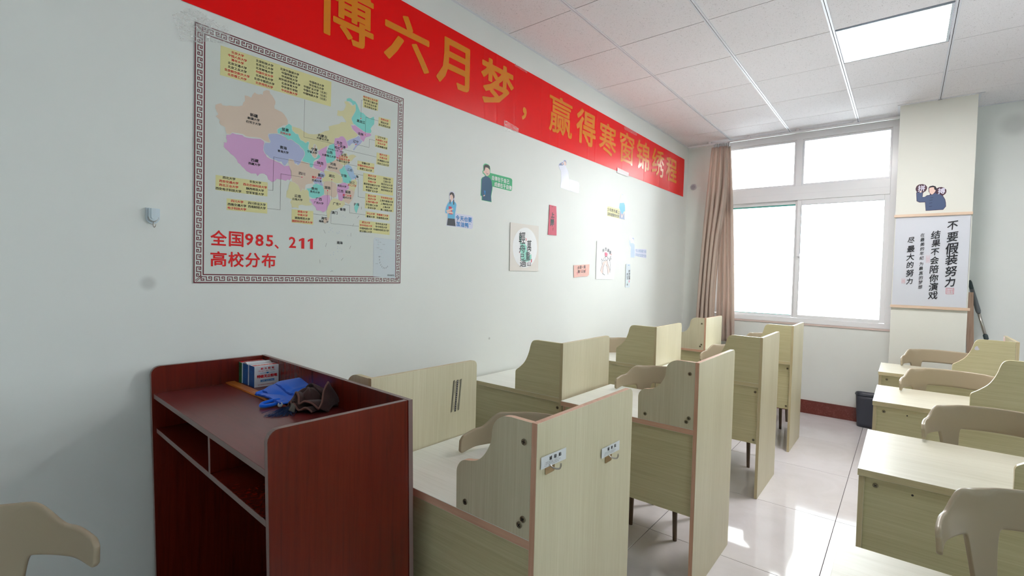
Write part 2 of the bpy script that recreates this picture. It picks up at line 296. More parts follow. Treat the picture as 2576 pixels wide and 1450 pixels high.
MAP_PROVINCES=[('peach',[(0.7467,2.0461),(0.7473,2.0598),(0.7589,2.067),(0.7678,2.0715),(0.7733,2.0653),(0.7877,2.0666),(0.7987,2.0713),(0.8172,2.0738),(0.834,2.0785),(0.8473,2.0851),(0.8502,2.0972),(0.8567,2.1063),(0.8553,2.1289),(0.868,2.1299),(0.8817,2.1274),(0.8863,2.1402),(0.8953,2.1531),(0.9032,2.1494),(0.9132,2.1495),(0.9212,2.154),(0.9273,2.1525),(0.9284,2.1632),(0.9312,2.1694),(0.9434,2.1773),(0.9558,2.179),(0.96,2.1665),(0.9684,2.1606),(0.977,2.1484),(0.9821,2.1394),(0.9814,2.1286),(0.9773,2.119),(0.9786,2.1088),(0.9965,2.1052),(1.0094,2.1024),(1.0203,2.0946),(1.0292,2.0841),(1.0359,2.0729),(1.037,2.0537),(1.0165,2.0456),(1.0016,2.0341),(0.9897,2.0226),(0.9898,2.0163),(0.9933,2.0065),(0.9722,2.0006),(0.9555,1.9966),(0.9515,1.986),(0.9557,1.9744),(0.9601,1.9585),(0.9476,1.9586),(0.9332,1.9629),(0.921,1.9684),(0.9109,1.9681),(0.891,1.9656),(0.8753,1.9627),(0.8636,1.9624),(0.8559,1.9655),(0.8501,1.9682),(0.8292,1.9672),(0.8105,1.9655),(0.8013,1.9566),(0.7885,1.9555),(0.7848,1.9664),(0.7829,1.9797),(0.7666,1.9854),(0.7612,1.9938),(0.7629,2.004),(0.7522,2.0116),(0.7479,2.0144),(0.7574,2.0247),(0.752,2.0341)]),('pink',[(0.7878,1.9514),(0.8014,1.9546),(0.8105,1.9639),(0.8255,1.9623),(0.8482,1.9645),(0.8559,1.9594),(0.8637,1.9584),(0.8871,1.9597),(0.9109,1.964),(0.921,1.9651),(0.9332,1.9596),(0.9374,1.9534),(0.9334,1.9379),(0.9336,1.9212),(0.942,1.9063),(0.9482,1.8956),(0.9607,1.8905),(0.9754,1.8883),(0.9903,1.8827),(1.0032,1.881),(1.0119,1.8762),(1.0206,1.8714),(1.0294,1.873),(1.0448,1.8759),(1.0517,1.8575),(1.0563,1.843),(1.0556,1.8254),(1.0478,1.811),(1.0389,1.8138),(1.0301,1.8059),(1.0126,1.8086),(0.9911,1.8081),(0.9806,1.7956),(0.9701,1.7918),(0.9533,1.7996),(0.949,1.8137),(0.9387,1.8203),(0.9285,1.8206),(0.9183,1.8167),(0.9092,1.8056),(0.9043,1.8155),(0.8844,1.8128),(0.8648,1.8196),(0.857,1.8284),(0.8474,1.8347),(0.8416,1.8417),(0.832,1.8479),(0.8263,1.8609),(0.8149,1.8726),(0.8038,1.8783),(0.7963,1.8867),(0.7853,1.8936),(0.778,1.9019),(0.7797,1.916),(0.7786,1.9197),(0.7888,1.92),(0.7905,1.9295),(0.7868,1.9373)]),('peri',[(0.9522,1.9924),(0.9722,1.9993),(0.9912,2.0038),(1.0062,2.0031),(1.0236,1.9986),(1.0346,1.9904),(1.0404,1.9865),(1.0501,1.9931),(1.0636,1.9883),(1.0727,1.9816),(1.0886,1.9764),(1.0956,1.9668),(1.1073,1.9605),(1.1144,1.9486),(1.1145,1.9381),(1.1077,1.9234),(1.1,1.9107),(1.0942,1.8941),(1.0838,1.8855),(1.0783,1.8919),(1.0692,1.8893),(1.0646,1.9038),(1.0565,1.9065),(1.0422,1.9059),(1.0389,1.89),(1.0337,1.8825),(1.025,1.8692),(1.0171,1.875),(1.0096,1.8865),(0.9989,1.8836),(0.986,1.8883),(0.9733,1.89),(0.9607,1.893),(0.9523,1.9006),(0.9399,1.9065),(0.9324,1.921),(0.9346,1.9424),(0.9394,1.9539),(0.9601,1.9572),(0.9621,1.9653),(0.9549,1.9763)]),('teal',[(0.991,2.023),(1.0016,2.032),(1.0231,2.0395),(1.0317,2.0524),(1.0413,2.0605),(1.0547,2.0539),(1.0549,2.0387),(1.0608,2.0314),(1.0721,2.0232),(1.0835,2.0237),(1.0882,2.0116),(1.0952,2.0008),(1.1068,1.9981),(1.1185,1.9919),(1.1277,2.0015),(1.1358,1.998),(1.1326,1.9861),(1.1305,1.9721),(1.14,1.963),(1.145,1.9489),(1.1571,1.9369),(1.1716,1.9362),(1.181,1.9564),(1.176,1.969),(1.1662,1.9737),(1.1883,1.9624),(1.1949,1.9478),(1.1838,1.9341),(1.1669,1.9262),(1.1574,1.9152),(1.1567,1.897),(1.1482,1.8841),(1.1387,1.8891),(1.1394,1.905),(1.1266,1.9057),(1.1126,1.9056),(1.1019,1.9098),(1.1091,1.9237),(1.1159,1.9384),(1.1153,1.951),(1.1072,1.9627),(1.0956,1.9699),(1.0886,1.9772),(1.0726,1.9838),(1.0613,1.99),(1.0501,1.9948),(1.0404,1.9891),(1.0337,1.9932),(1.0236,2.0008),(1.0062,2.0053),(0.9924,2.0063)]),('khaki',[(1.0547,2.0526),(1.0718,2.0516),(1.0923,2.0514),(1.1085,2.043),(1.132,2.0374),(1.1557,2.0409),(1.1749,2.0463),(1.1943,2.0569),(1.2139,2.0708),(1.2339,2.078),(1.2296,2.0955),(1.2589,2.1098),(1.2847,2.121),(1.295,2.1331),(1.3225,2.1388),(1.3159,2.148),(1.2998,2.1627),(1.2867,2.1578),(1.2726,2.1578),(1.2759,2.1845),(1.2915,2.1841),(1.3072,2.1917),(1.315,2.2071),(1.319,2.2202),(1.3092,2.2349),(1.3262,2.2412),(1.3414,2.2337),(1.3535,2.2266),(1.3704,2.2396),(1.3737,2.2091),(1.3614,2.1864),(1.3507,2.1691),(1.3525,2.1575),(1.3605,2.1427),(1.3732,2.1387),(1.3513,2.1355),(1.3543,2.117),(1.3627,2.1094),(1.3794,2.1014),(1.388,2.0912),(1.3743,2.0773),(1.3606,2.0703),(1.3443,2.0617),(1.3283,2.0494),(1.3174,2.0603),(1.304,2.0657),(1.291,2.0565),(1.265,2.0491),(1.2611,2.0378),(1.2603,2.0236),(1.245,2.0155),(1.235,2.0087),(1.2225,1.999),(1.2151,1.995),(1.2003,1.9849),(1.1882,1.9718),(1.1759,1.9774),(1.1698,1.9943),(1.1587,1.9963),(1.1555,1.9821),(1.1495,1.9717),(1.14,1.963),(1.1329,1.9682),(1.1363,1.9959),(1.1324,2.0039),(1.1185,1.9919),(1.1068,1.999),(1.0961,2.001),(1.0891,2.0127),(1.0835,2.0246),(1.0721,2.0245),(1.0576,2.0328)]),('peach',[(1.1621,1.9971),(1.1698,1.9943),(1.1686,1.9804),(1.1639,1.9658),(1.1714,1.9521),(1.1725,1.94),(1.1644,1.9311),(1.1523,1.9391),(1.1497,1.9499),(1.1568,1.9604),(1.1557,1.9692)]),('teal',[(1.3223,2.252),(1.3356,2.2597),(1.3475,2.2604),(1.3574,2.2537),(1.3712,2.2529),(1.3825,2.2406),(1.3912,2.2236),(1.3999,2.209),(1.4169,2.2087),(1.4314,2.1993),(1.4547,2.1916),(1.4663,2.1996),(1.4791,2.207),(1.4831,2.189),(1.4817,2.1686),(1.4701,2.1557),(1.4615,2.1426),(1.4665,2.1298),(1.4608,2.1184),(1.4387,2.1156),(1.4215,2.1179),(1.4043,2.1245),(1.3873,2.131),(1.3733,2.1353),(1.3605,2.1403),(1.3509,2.1585),(1.3534,2.1698),(1.363,2.1868),(1.3737,2.2091),(1.3715,2.2375),(1.3579,2.2297),(1.3511,2.2389),(1.3386,2.2434),(1.3224,2.2402)]),('pink',[(1.347,2.1321),(1.3595,2.1319),(1.3733,2.1372),(1.3873,2.1301),(1.4043,2.1235),(1.4215,2.1159),(1.4417,2.1138),(1.4561,2.1183),(1.4668,2.1099),(1.4507,2.0986),(1.4334,2.0911),(1.4279,2.0809),(1.4224,2.0658),(1.4109,2.0711),(1.4023,2.075),(1.3992,2.0914),(1.3795,2.099),(1.3644,2.1074),(1.3555,2.1149)]),('peri',[(1.3273,2.0472),(1.3444,2.0593),(1.3617,2.0691),(1.3771,2.078),(1.3925,2.0899),(1.4005,2.0834),(1.4024,2.0741),(1.4155,2.0682),(1.4028,2.0506),(1.3861,2.0372),(1.3753,2.0226),(1.3672,2.0097),(1.3616,2.0148),(1.3712,2.0314),(1.3738,2.0403),(1.361,2.0452),(1.3513,2.0392),(1.3438,2.0279),(1.3341,2.0281)]),('pink',[(1.2635,2.0478),(1.2831,2.0533),(1.2935,2.0642),(1.3066,2.0663),(1.3174,2.0593),(1.324,2.0484),(1.333,2.0279),(1.3342,2.0186),(1.3182,2.0103),(1.3023,2.0045),(1.3053,1.9885),(1.3001,1.9803),(1.2898,1.967),(1.2769,1.9526),(1.269,1.9628),(1.2676,1.9837),(1.2658,1.9967),(1.2594,2.014),(1.2611,2.0332)]),('teal',[(1.236,2.0098),(1.2603,2.0199),(1.2648,1.9988),(1.2672,1.9789),(1.2691,1.9558),(1.2616,1.9402),(1.2413,1.9269),(1.2222,1.9209),(1.2183,1.941),(1.223,1.9651),(1.2242,1.9831)]),('pink',[(1.2151,1.995),(1.224,2.0016),(1.2213,1.9779),(1.2168,1.9453),(1.2221,1.9232),(1.2253,1.9145),(1.2205,1.8974),(1.2092,1.8838),(1.2128,1.8742),(1.1969,1.8792),(1.1821,1.8834),(1.1675,1.8853),(1.1567,1.8947),(1.1598,1.9134),(1.1766,1.9258),(1.1935,1.9452),(1.181,1.9564),(1.1785,1.9672),(1.1954,1.9816)]),('khaki',[(1.2898,1.9623),(1.308,1.9826),(1.3266,1.9903),(1.3349,1.9762),(1.3484,1.9862),(1.3647,1.9905),(1.3815,1.9857),(1.3651,1.9726),(1.357,1.9589),(1.3435,1.9514),(1.3195,1.93),(1.2983,1.9284),(1.2865,1.9403)]),('peach',[(1.2237,1.9189),(1.2438,1.9274),(1.2641,1.943),(1.2769,1.9517),(1.2865,1.9394),(1.3036,1.9294),(1.3117,1.919),(1.296,1.9065),(1.2909,1.8961),(1.2991,1.8786),(1.278,1.8844),(1.2623,1.8886),(1.2419,1.8873),(1.2256,1.8914)]),('peach',[(1.0431,1.9039),(1.0565,1.9052),(1.0646,1.9024),(1.0693,1.8884),(1.0838,1.8841),(1.0943,1.8932),(1.1019,1.9089),(1.1196,1.9043),(1.1385,1.9025),(1.1396,1.8892),(1.153,1.8836),(1.1723,1.8826),(1.1919,1.8806),(1.1872,1.866),(1.1776,1.8506),(1.1633,1.8345),(1.154,1.8148),(1.1326,1.8092),(1.1209,1.8028),(1.1175,1.7799),(1.1072,1.785),(1.099,1.7695),(1.091,1.787),(1.0863,1.7974),(1.0703,1.8058),(1.0576,1.8082),(1.0556,1.8254),(1.0517,1.8554),(1.0448,1.8759),(1.0415,1.8905)]),('peri',[(1.1872,1.8638),(1.1969,1.8746),(1.2109,1.8725),(1.218,1.8622),(1.2072,1.852),(1.1974,1.8448),(1.1985,1.8312),(1.2068,1.8117),(1.1954,1.8123),(1.183,1.8195),(1.166,1.8145),(1.1586,1.8247),(1.1681,1.8376),(1.1801,1.8501)]),('khaki',[(1.2128,1.8742),(1.2117,1.8842),(1.2419,1.8859),(1.2676,1.8858),(1.2885,1.8791),(1.3018,1.8719),(1.3059,1.8535),(1.3008,1.8407),(1.2735,1.8349),(1.2579,1.8399),(1.2375,1.8399),(1.2174,1.8343),(1.205,1.8299),(1.1999,1.8429),(1.217,1.8597)]),('peach',[(1.21,1.8284),(1.2224,1.836),(1.2426,1.8393),(1.2606,1.8366),(1.2746,1.8318),(1.2781,1.811),(1.282,1.7927),(1.2746,1.7703),(1.2591,1.7634),(1.241,1.7726),(1.2234,1.7678),(1.2132,1.778),(1.2089,1.8005)]),('teal',[(1.1249,1.7868),(1.14,1.79),(1.1542,1.7967),(1.1579,1.8086),(1.1732,1.817),(1.1904,1.8138),(1.2053,1.8092),(1.212,1.7917),(1.2108,1.773),(1.1912,1.7587),(1.1693,1.7488),(1.1549,1.7477),(1.1395,1.7538),(1.1364,1.7759)]),('khaki',[(1.05,1.8078),(1.0703,1.805),(1.0863,1.796),(1.0934,1.7807),(1.099,1.7682),(1.1081,1.7829),(1.1189,1.7778),(1.1259,1.7843),(1.1354,1.7749),(1.1367,1.7534),(1.1406,1.7426),(1.1384,1.7287),(1.1529,1.7193),(1.1481,1.7132),(1.1221,1.7086),(1.1058,1.711),(1.0897,1.7059),(1.089,1.6911),(1.0761,1.6962),(1.059,1.6919),(1.057,1.7049),(1.0511,1.7151),(1.0568,1.729),(1.0331,1.7346),(1.0342,1.7608),(1.0416,1.7707),(1.0436,1.7884)]),('pink',[(1.1397,1.7402),(1.1694,1.747),(1.1912,1.7573),(1.2109,1.7684),(1.2385,1.7732),(1.2439,1.7543),(1.2452,1.7357),(1.2317,1.7199),(1.2244,1.7004),(1.2095,1.6884),(1.1946,1.6946),(1.1759,1.6938),(1.1699,1.7077),(1.1577,1.7176),(1.1513,1.7304)]),('khaki',[(1.2465,1.7499),(1.2617,1.7614),(1.2852,1.7598),(1.317,1.7569),(1.3227,1.7408),(1.3069,1.7245),(1.2911,1.7201),(1.2781,1.7114),(1.2498,1.701),(1.2439,1.6839),(1.2377,1.6551),(1.2311,1.6591),(1.2255,1.6912),(1.2332,1.7178)]),('pink',[(1.2815,1.8281),(1.2997,1.8382),(1.3209,1.8464),(1.34,1.8349),(1.343,1.8209),(1.3269,1.8088),(1.3219,1.7888),(1.3168,1.7737),(1.3038,1.7528),(1.2879,1.7564),(1.2838,1.7834),(1.2767,1.8013)]),('peach',[(1.3458,1.8165),(1.365,1.8169),(1.374,1.8061),(1.3683,1.7857),(1.3593,1.765),(1.3432,1.7434),(1.3225,1.7504),(1.309,1.7559),(1.3194,1.7741),(1.3229,1.789),(1.3296,1.8083)]),('khaki',[(1.3398,1.847),(1.3587,1.8622),(1.3779,1.8702),(1.3877,1.8571),(1.3841,1.837),(1.3749,1.8184),(1.3734,1.8084),(1.3622,1.8165),(1.3458,1.8175),(1.3416,1.8352)]),('teal',[(1.2892,1.9029),(1.3012,1.9099),(1.3142,1.9266),(1.3198,1.9133),(1.3319,1.8987),(1.3392,1.8831),(1.3559,1.8666),(1.348,1.8483),(1.3328,1.8444),(1.3113,1.8458),(1.3072,1.8656),(1.3002,1.8764)]),('sky',[(1.3169,1.9271),(1.3356,1.9355),(1.3532,1.9291),(1.3661,1.9096),(1.3703,1.8933),(1.3888,1.8868),(1.3751,1.8722),(1.3559,1.8675),(1.3408,1.8834),(1.3335,1.9004),(1.3214,1.9136)]),('teal',[(1.3763,1.7427),(1.3856,1.7537),(1.3968,1.7562),(1.3988,1.7382),(1.3918,1.7201),(1.3864,1.7037),(1.3778,1.716),(1.3737,1.7277)]),('peach',[(1.21,1.6569),(1.2249,1.664),(1.2375,1.6668),(1.2362,1.6526),(1.2193,1.6355),(1.2112,1.6421)])]
MAP_BOXES=[[(0.7645,2.2975),(1.2416,2.3069),(1.2398,2.1907),(0.7635,2.181)],[(1.4142,2.2947),(1.5048,2.3006),(1.5023,2.242),(1.4136,2.2372)],[(1.5077,2.2131),(1.5836,2.2177),(1.5814,2.1706),(1.5062,2.1672)],[(1.4887,2.116),(1.5662,2.1179),(1.565,2.0567),(1.488,2.057)],[(1.4993,2.0291),(1.5793,2.0318),(1.5775,1.9699),(1.4981,1.9688)],[(1.3885,1.966),(1.4867,1.9692),(1.4853,1.9224),(1.3865,1.9206)],[(1.4224,1.9113),(1.6073,1.9162),(1.6067,1.8216),(1.4212,1.8204)],[(1.4363,1.8112),(1.6127,1.812),(1.6112,1.7343),(1.4342,1.7351)],[(1.4403,1.7208),(1.586,1.7178),(1.5841,1.6872),(1.4385,1.6905)],[(1.4039,1.672),(1.5895,1.671),(1.5882,1.611),(1.4021,1.6149)],[(0.7501,1.7842),(0.9522,1.7868),(0.9516,1.7267),(0.7498,1.7248)],[(0.7911,1.6972),(0.951,1.7),(0.9515,1.6534),(0.7907,1.6501)],[(1.0582,1.6852),(1.1595,1.6882),(1.1604,1.6252),(1.0575,1.6257)]]
MAP_TEXTS=[('r','北京大学',0.8279,2.2857,0.0121,0.0113),('r','中国人民大学',0.8277,2.2704,0.0121,0.0113),('r','清华大学',0.8275,2.2551,0.0121,0.0113),('k','北京交通大学',0.8273,2.2398,0.0121,0.0113),('k','北京工业大学',0.8271,2.2245,0.0121,0.0113),('r','北京航空航天大学',0.8269,2.2092,0.0121,0.0113),('r','北京理工大学',0.8267,2.1939,0.0121,0.0113),('k','北京科技大学',0.935,2.2866,0.0121,0.0113),('k','北京化工大学',0.9349,2.2714,0.0121,0.0113),('k','北京邮电大学',0.9347,2.2561,0.0121,0.0113),('r','中国农业大学',0.9346,2.2409,0.0121,0.0113),('k','北京林业大学',0.9345,2.2257,0.0121,0.0113),('k','北京中医药大学',0.9343,2.2104,0.0121,0.0113),('r','北京师范大学',0.9342,2.1952,0.0121,0.0113),('k','北京外国语大学',1.0422,2.287,0.0121,0.0113),('k','中国传媒大学',1.0422,2.2721,0.0121,0.0113),('k','中央财经大学',1.0421,2.2572,0.0121,0.0113),('k','对外经济贸易大学',1.0421,2.2424,0.0121,0.0113),('k','北京体育大学',1.042,2.2275,0.0121,0.0113),('k','中央音乐学院',1.0419,2.2126,0.0121,0.0113),('r','中央民族大学',1.0419,2.1977,0.0121,0.0113),('k','中国政法大学',1.1684,2.2744,0.0121,0.0113),('k','华北电力大学',1.1674,2.2595,0.0121,0.0113),('k','中国矿业大学（北京）',1.1664,2.2445,0.0121,0.0113),('k','中国石油大学（北京）',1.1654,2.2295,0.0121,0.0113),('k','中国地质大学（北京）',1.1644,2.2146,0.0121,0.0113),('r','哈尔滨工业大学',1.4575,2.2908,0.0121,0.0113),('k','哈尔滨工程大学',1.4576,2.2757,0.0121,0.0113),('k','东北农业大学',1.4577,2.2607,0.0121,0.0113),('k','东北林业大学',1.4578,2.2456,0.0121,0.0113),('r','吉林大学',1.5445,2.2065,0.0121,0.0113),('k','延边大学',1.5448,2.191,0.0121,0.0113),('k','东北师范大学',1.5451,2.1755,0.0121,0.0113),('k','辽宁大学',1.528,2.1106,0.0121,0.0113),('r','大连理工大学',1.5279,2.0948,0.0121,0.0113),('r','东北大学',1.5279,2.0789,0.0121,0.0113),('k','大连海事大学',1.5278,2.0631,0.0121,0.0113),('r','南开大学',1.5402,2.024,0.0121,0.0113),('r','天津大学',1.5401,2.0079,0.0121,0.0113),('k','天津医科大学',1.5401,1.9919,0.0121,0.0113),('k','河北工业大学',1.54,1.9758,0.0121,0.0113),('k','安徽大学',1.4359,1.9594,0.0121,0.0113),('r','中国科学技术大学',1.4362,1.9446,0.0121,0.0113),('k','合肥工业大学',1.4364,1.9297,0.0121,0.0113),('r','南京大学',1.4738,1.9038,0.0121,0.0113),('k','苏州大学',1.4737,1.8887,0.0121,0.0113),('r','东南大学',1.4736,1.8735,0.0121,0.0113),('k','南京航空航天大学',1.4736,1.8584,0.0121,0.0113),('k','南京理工大学',1.4735,1.8432,0.0121,0.0113),('k','中国矿业大学',1.4734,1.8281,0.0121,0.0113),('k','河海大学',1.5657,1.904,0.0121,0.0113),('k','江南大学',1.5657,1.8887,0.0121,0.0113),('k','南京农业大学',1.5657,1.8735,0.0121,0.0113),('k','中国药科大学',1.5657,1.8582,0.0121,0.0113),('k','南京师范大学',1.5657,1.8429,0.0121,0.0113),('r','复旦大学',1.4751,1.8016,0.0121,0.0113),('r','同济大学',1.4751,1.7862,0.0121,0.0113),('r','上海交通大学',1.4751,1.7708,0.0121,0.0113),('k','华东理工大学',1.4751,1.7554,0.0121,0.0113),('k','东华大学',1.4751,1.74,0.0121,0.0113),('r','华东师范大学',1.5653,1.8028,0.0121,0.0113),('k','上海外国语大学',1.5652,1.787,0.0121,0.0113),('k','上海财经大学',1.565,1.7711,0.0121,0.0113),('k','上海大学',1.5648,1.7553,0.0121,0.0113),('k','第二军医大学',1.5647,1.7394,0.0121,0.0113),('r','中山大学',1.4698,1.7106,0.0121,0.0113),('k','暨南大学',1.4695,1.6954,0.0121,0.0113),('r','华南理工大学',1.541,1.7108,0.0121,0.0113),('k','华南师范大学',1.5407,1.6953,0.0121,0.0113),('r','武汉大学',1.4425,1.6624,0.0121,0.0113),('r','华中科技大学',1.4424,1.6472,0.0121,0.0113),('k','中国地质大学',1.4423,1.6319,0.0121,0.0113),('k','武汉理工大学',1.4422,1.6167,0.0121,0.0113),('k','华中农业大学',1.5352,1.6632,0.0121,0.0113),('k','华中师范大学',1.5349,1.648,0.0121,0.0113),('k','中南财经政法大学',1.5346,1.6327,0.0121,0.0113),('k','西北大学',0.7993,1.7788,0.0121,0.0113),('r','西安交通大学',0.7989,1.7632,0.0121,0.0113),('r','西北工业大学',0.7986,1.7476,0.0121,0.0113),('k','西安电子科技大学',0.7982,1.732,0.0121,0.0113),('k','长安大学',0.9014,1.7794,0.0121,0.0113),('r','西北农林科技大学',0.9011,1.7639,0.0121,0.0113),('k','陕西师范大学',0.9009,1.7484,0.0121,0.0113),('k','空军军医大学',0.9006,1.7329,0.0121,0.0113),('r','四川大学',0.8306,1.6892,0.0121,0.0113),('k','西南交通大学',0.8303,1.6746,0.0121,0.0113),('r','电子科技大学',0.8301,1.66,0.0121,0.0113),('k','四川农业大学',0.9086,1.6895,0.0121,0.0113),('k','西南财经大学',0.9088,1.6749,0.0121,0.0113),('r','湖南大学',1.1085,1.6787,0.0121,0.0113),('r','中南大学',1.1084,1.6637,0.0121,0.0113),('k','湖南师范大学',1.1082,1.6488,0.0121,0.0113),('r','国防科学技术大学',1.1081,1.6338,0.0121,0.0113),('k','新疆',0.893,2.0563,0.0158,0.0148),('k','甘肃',1.0254,2.0293,0.0158,0.0148),('k','青海',1.0176,1.949,0.0158,0.0148),('k','西藏',0.8978,1.8701,0.0158,0.0148),('k','内蒙古',1.2005,2.0423,0.0158,0.0148),('k','宁夏',1.1605,1.9718,0.0158,0.0148),('k','山西',1.2365,1.9751,0.0158,0.0148),('k','北京',1.2877,2.0307,0.0158,0.0148),('k','天津',1.3048,2.0155,0.0158,0.0148),('k','河北',1.275,2.0048,0.0158,0.0148),('k','山东',1.3113,1.979,0.0158,0.0148),('k','黑龙江',1.4036,2.162,0.0158,0.0148),('k','吉林',1.4036,2.1008,0.0158,0.0148),('k','辽宁',1.3769,2.057,0.0158,0.0148),('k','陕西',1.1909,1.9149,0.0158,0.0148),('k','河南',1.2556,1.9226,0.0158,0.0148),('k','四川',1.1035,1.8513,0.0158,0.0148),('k','重庆',1.1947,1.8591,0.0158,0.0148),('k','湖北',1.2498,1.8658,0.0158,0.0148),('k','湖南',1.2289,1.8068,0.0158,0.0148),('k','安徽',1.314,1.8787,0.0158,0.0148),('k','江苏',1.3447,1.9121,0.0158,0.0148),('k','上海',1.3788,1.886,0.0158,0.0148),('k','浙江',1.3589,1.8515,0.0158,0.0148),('k','贵州',1.1639,1.7914,0.0158,0.0148),('k','云南',1.0846,1.747,0.0158,0.0148),('k','广西',1.1859,1.7474,0.0158,0.0148),('k','江西',1.2972,1.8011,0.0158,0.0148),('k','福建',1.3362,1.802,0.0158,0.0148),('k','广东',1.2735,1.7365,0.0158,0.0148),('k','香港',1.3102,1.7138,0.0158,0.0148),('k','澳门',1.2674,1.6931,0.0158,0.0148),('k','台湾',1.3857,1.7479,0.0158,0.0148),('k','海南',1.2149,1.6597,0.0158,0.0148),('k','南海',1.2969,1.5509,0.0158,0.0148),('k','新疆大学',0.8923,2.0409,0.0121,0.0113),('k','石河子大学',0.8917,2.0244,0.0121,0.0113),('r','兰州大学',1.0265,2.0123,0.0121,0.0113),('k','青海大学',1.0169,1.9312,0.0121,0.0113),('k','西藏大学',0.8967,1.8542,0.0121,0.0113),('k','内蒙古大学',1.2021,2.029,0.0121,0.0113),('k','宁夏大学',1.1506,1.9571,0.0121,0.0113),('k','太原理工大学',1.2342,1.9574,0.0121,0.0113),('r','山东大学',1.3093,1.9686,0.0121,0.0113),('r','中国海洋大学',1.3084,1.9565,0.0121,0.0113),('k','中国石油大学',1.3086,1.9456,0.0121,0.0113),('k','郑州大学',1.2549,1.9051,0.0121,0.0113),('r','重庆大学',1.1743,1.8446,0.0121,0.0113),('k','西南大学',1.1745,1.8305,0.0121,0.0113),('r','浙江大学',1.3591,1.8379,0.0121,0.0113),('k','贵州大学',1.1665,1.7767,0.0121,0.0113),('k','云南大学',1.0834,1.7317,0.0121,0.0113),('k','广西大学',1.1857,1.729,0.0121,0.0113),('k','南昌大学',1.3042,1.826,0.0121,0.0113),('r','厦门大学',1.3327,1.7846,0.0121,0.0113),('k','福州大学',1.3329,1.7735,0.0121,0.0113),('k','海南大学',1.2117,1.6454,0.0121,0.0113),('k','华北电力大学（保定）',1.2737,1.9904,0.009,0.009),('k','南海诸岛',1.6011,1.3964,0.0115,0.0105)]
MAP_LINES=[[(1.1123,2.1859),(1.1098,2.0175),(1.2842,2.0195)],[(1.4113,2.2694),(1.4051,2.2685),(1.4033,2.1776)],[(1.5057,2.1924),(1.4316,2.1914),(1.4292,2.1025)],[(1.4874,2.0871),(1.455,2.0871),(1.4529,2.0443),(1.3771,2.0439)],[(1.3008,2.0042),(1.4974,2.0056)],[(1.3862,1.9377),(1.3162,1.9366),(1.3148,1.8956)],[(1.3499,1.897),(1.4215,1.8983)],[(1.3784,1.8747),(1.3935,1.8743),(1.394,1.7868),(1.4333,1.7863)],[(1.295,1.7378),(1.3471,1.7391),(1.3477,1.7013),(1.4383,1.7015)],[(1.2501,1.849),(1.2492,1.6397),(1.4016,1.6401)],[(1.2291,1.7933),(1.2278,1.6751),(1.1597,1.6754)],[(1.1033,1.8353),(1.008,1.8337),(1.0067,1.6761),(0.9521,1.6755)],[(1.1911,1.9021),(0.9762,1.9004),(0.9747,1.7563),(0.9529,1.7552)],[(1.2122,1.6059),(1.221,1.5903)],[(1.3565,1.6022),(1.3568,1.5866)],[(1.2267,1.544),(1.2234,1.5264)],[(1.3571,1.5387),(1.3507,1.5237)],[(1.1953,1.4644),(1.1961,1.4482)],[(1.3162,1.4773),(1.3057,1.4648)],[(1.2501,1.4097),(1.2635,1.4133)],[(1.4141,1.7386),(1.4143,1.7267)],[(1.4018,1.6931),(1.3908,1.6795)],[(1.3723,1.6501),(1.3659,1.6378)]]
MAP_DOTS=[(1.4033,2.1776),(1.4292,2.1025),(1.3771,2.0439),(1.2842,2.0186),(1.3008,2.0042),(1.1911,1.9021),(1.1033,1.8353),(1.2501,1.849),(1.2291,1.7933),(1.3148,1.8956),(1.3499,1.897),(1.3784,1.8747),(1.295,1.7378)]
MAP_ISLETS=[(1.2433,1.6204),(1.2552,1.6167),(1.2471,1.6089),(1.2401,1.598),(1.2601,1.6015),(1.2814,1.6),(1.294,1.6044),(1.2825,1.5939),(1.2904,1.5969),(1.3387,1.5887),(1.3129,1.6829),(1.3248,1.6775),(1.2861,1.532),(1.2847,1.5238),(1.2979,1.5255),(1.3091,1.5204),(1.2865,1.5081),(1.305,1.5081),(1.2657,1.5028),(1.2643,1.4918),(1.2504,1.4888),(1.2803,1.4686),(1.2551,1.4164)]
MAP_TITLE=[('全',0.7331,0.7924,1.5047,1.5653),('国',0.8006,0.8565,1.5036,1.5652),('9',0.862,0.8954,1.5124,1.5619),('8',0.9035,0.9374,1.5118,1.5619),('5',0.9478,0.9782,1.5124,1.5619),('、',0.9841,1.0023,1.505,1.5223),('2',1.0472,1.0795,1.5121,1.5618),('高',0.7331,0.7925,1.4206,1.4813),('校',0.7982,0.8581,1.4201,1.4824),('分',0.864,0.9234,1.4203,1.4819),('布',0.9296,0.9898,1.4206,1.4819),('1',1.0927,1.1187,1.5116,1.5598),('1',1.1348,1.1601,1.5121,1.5611)]
MAP_INSET=[(1.4901,1.5815),(1.5007,1.5909),(1.6287,1.586),(1.6292,1.3808),(1.4908,1.3888)]
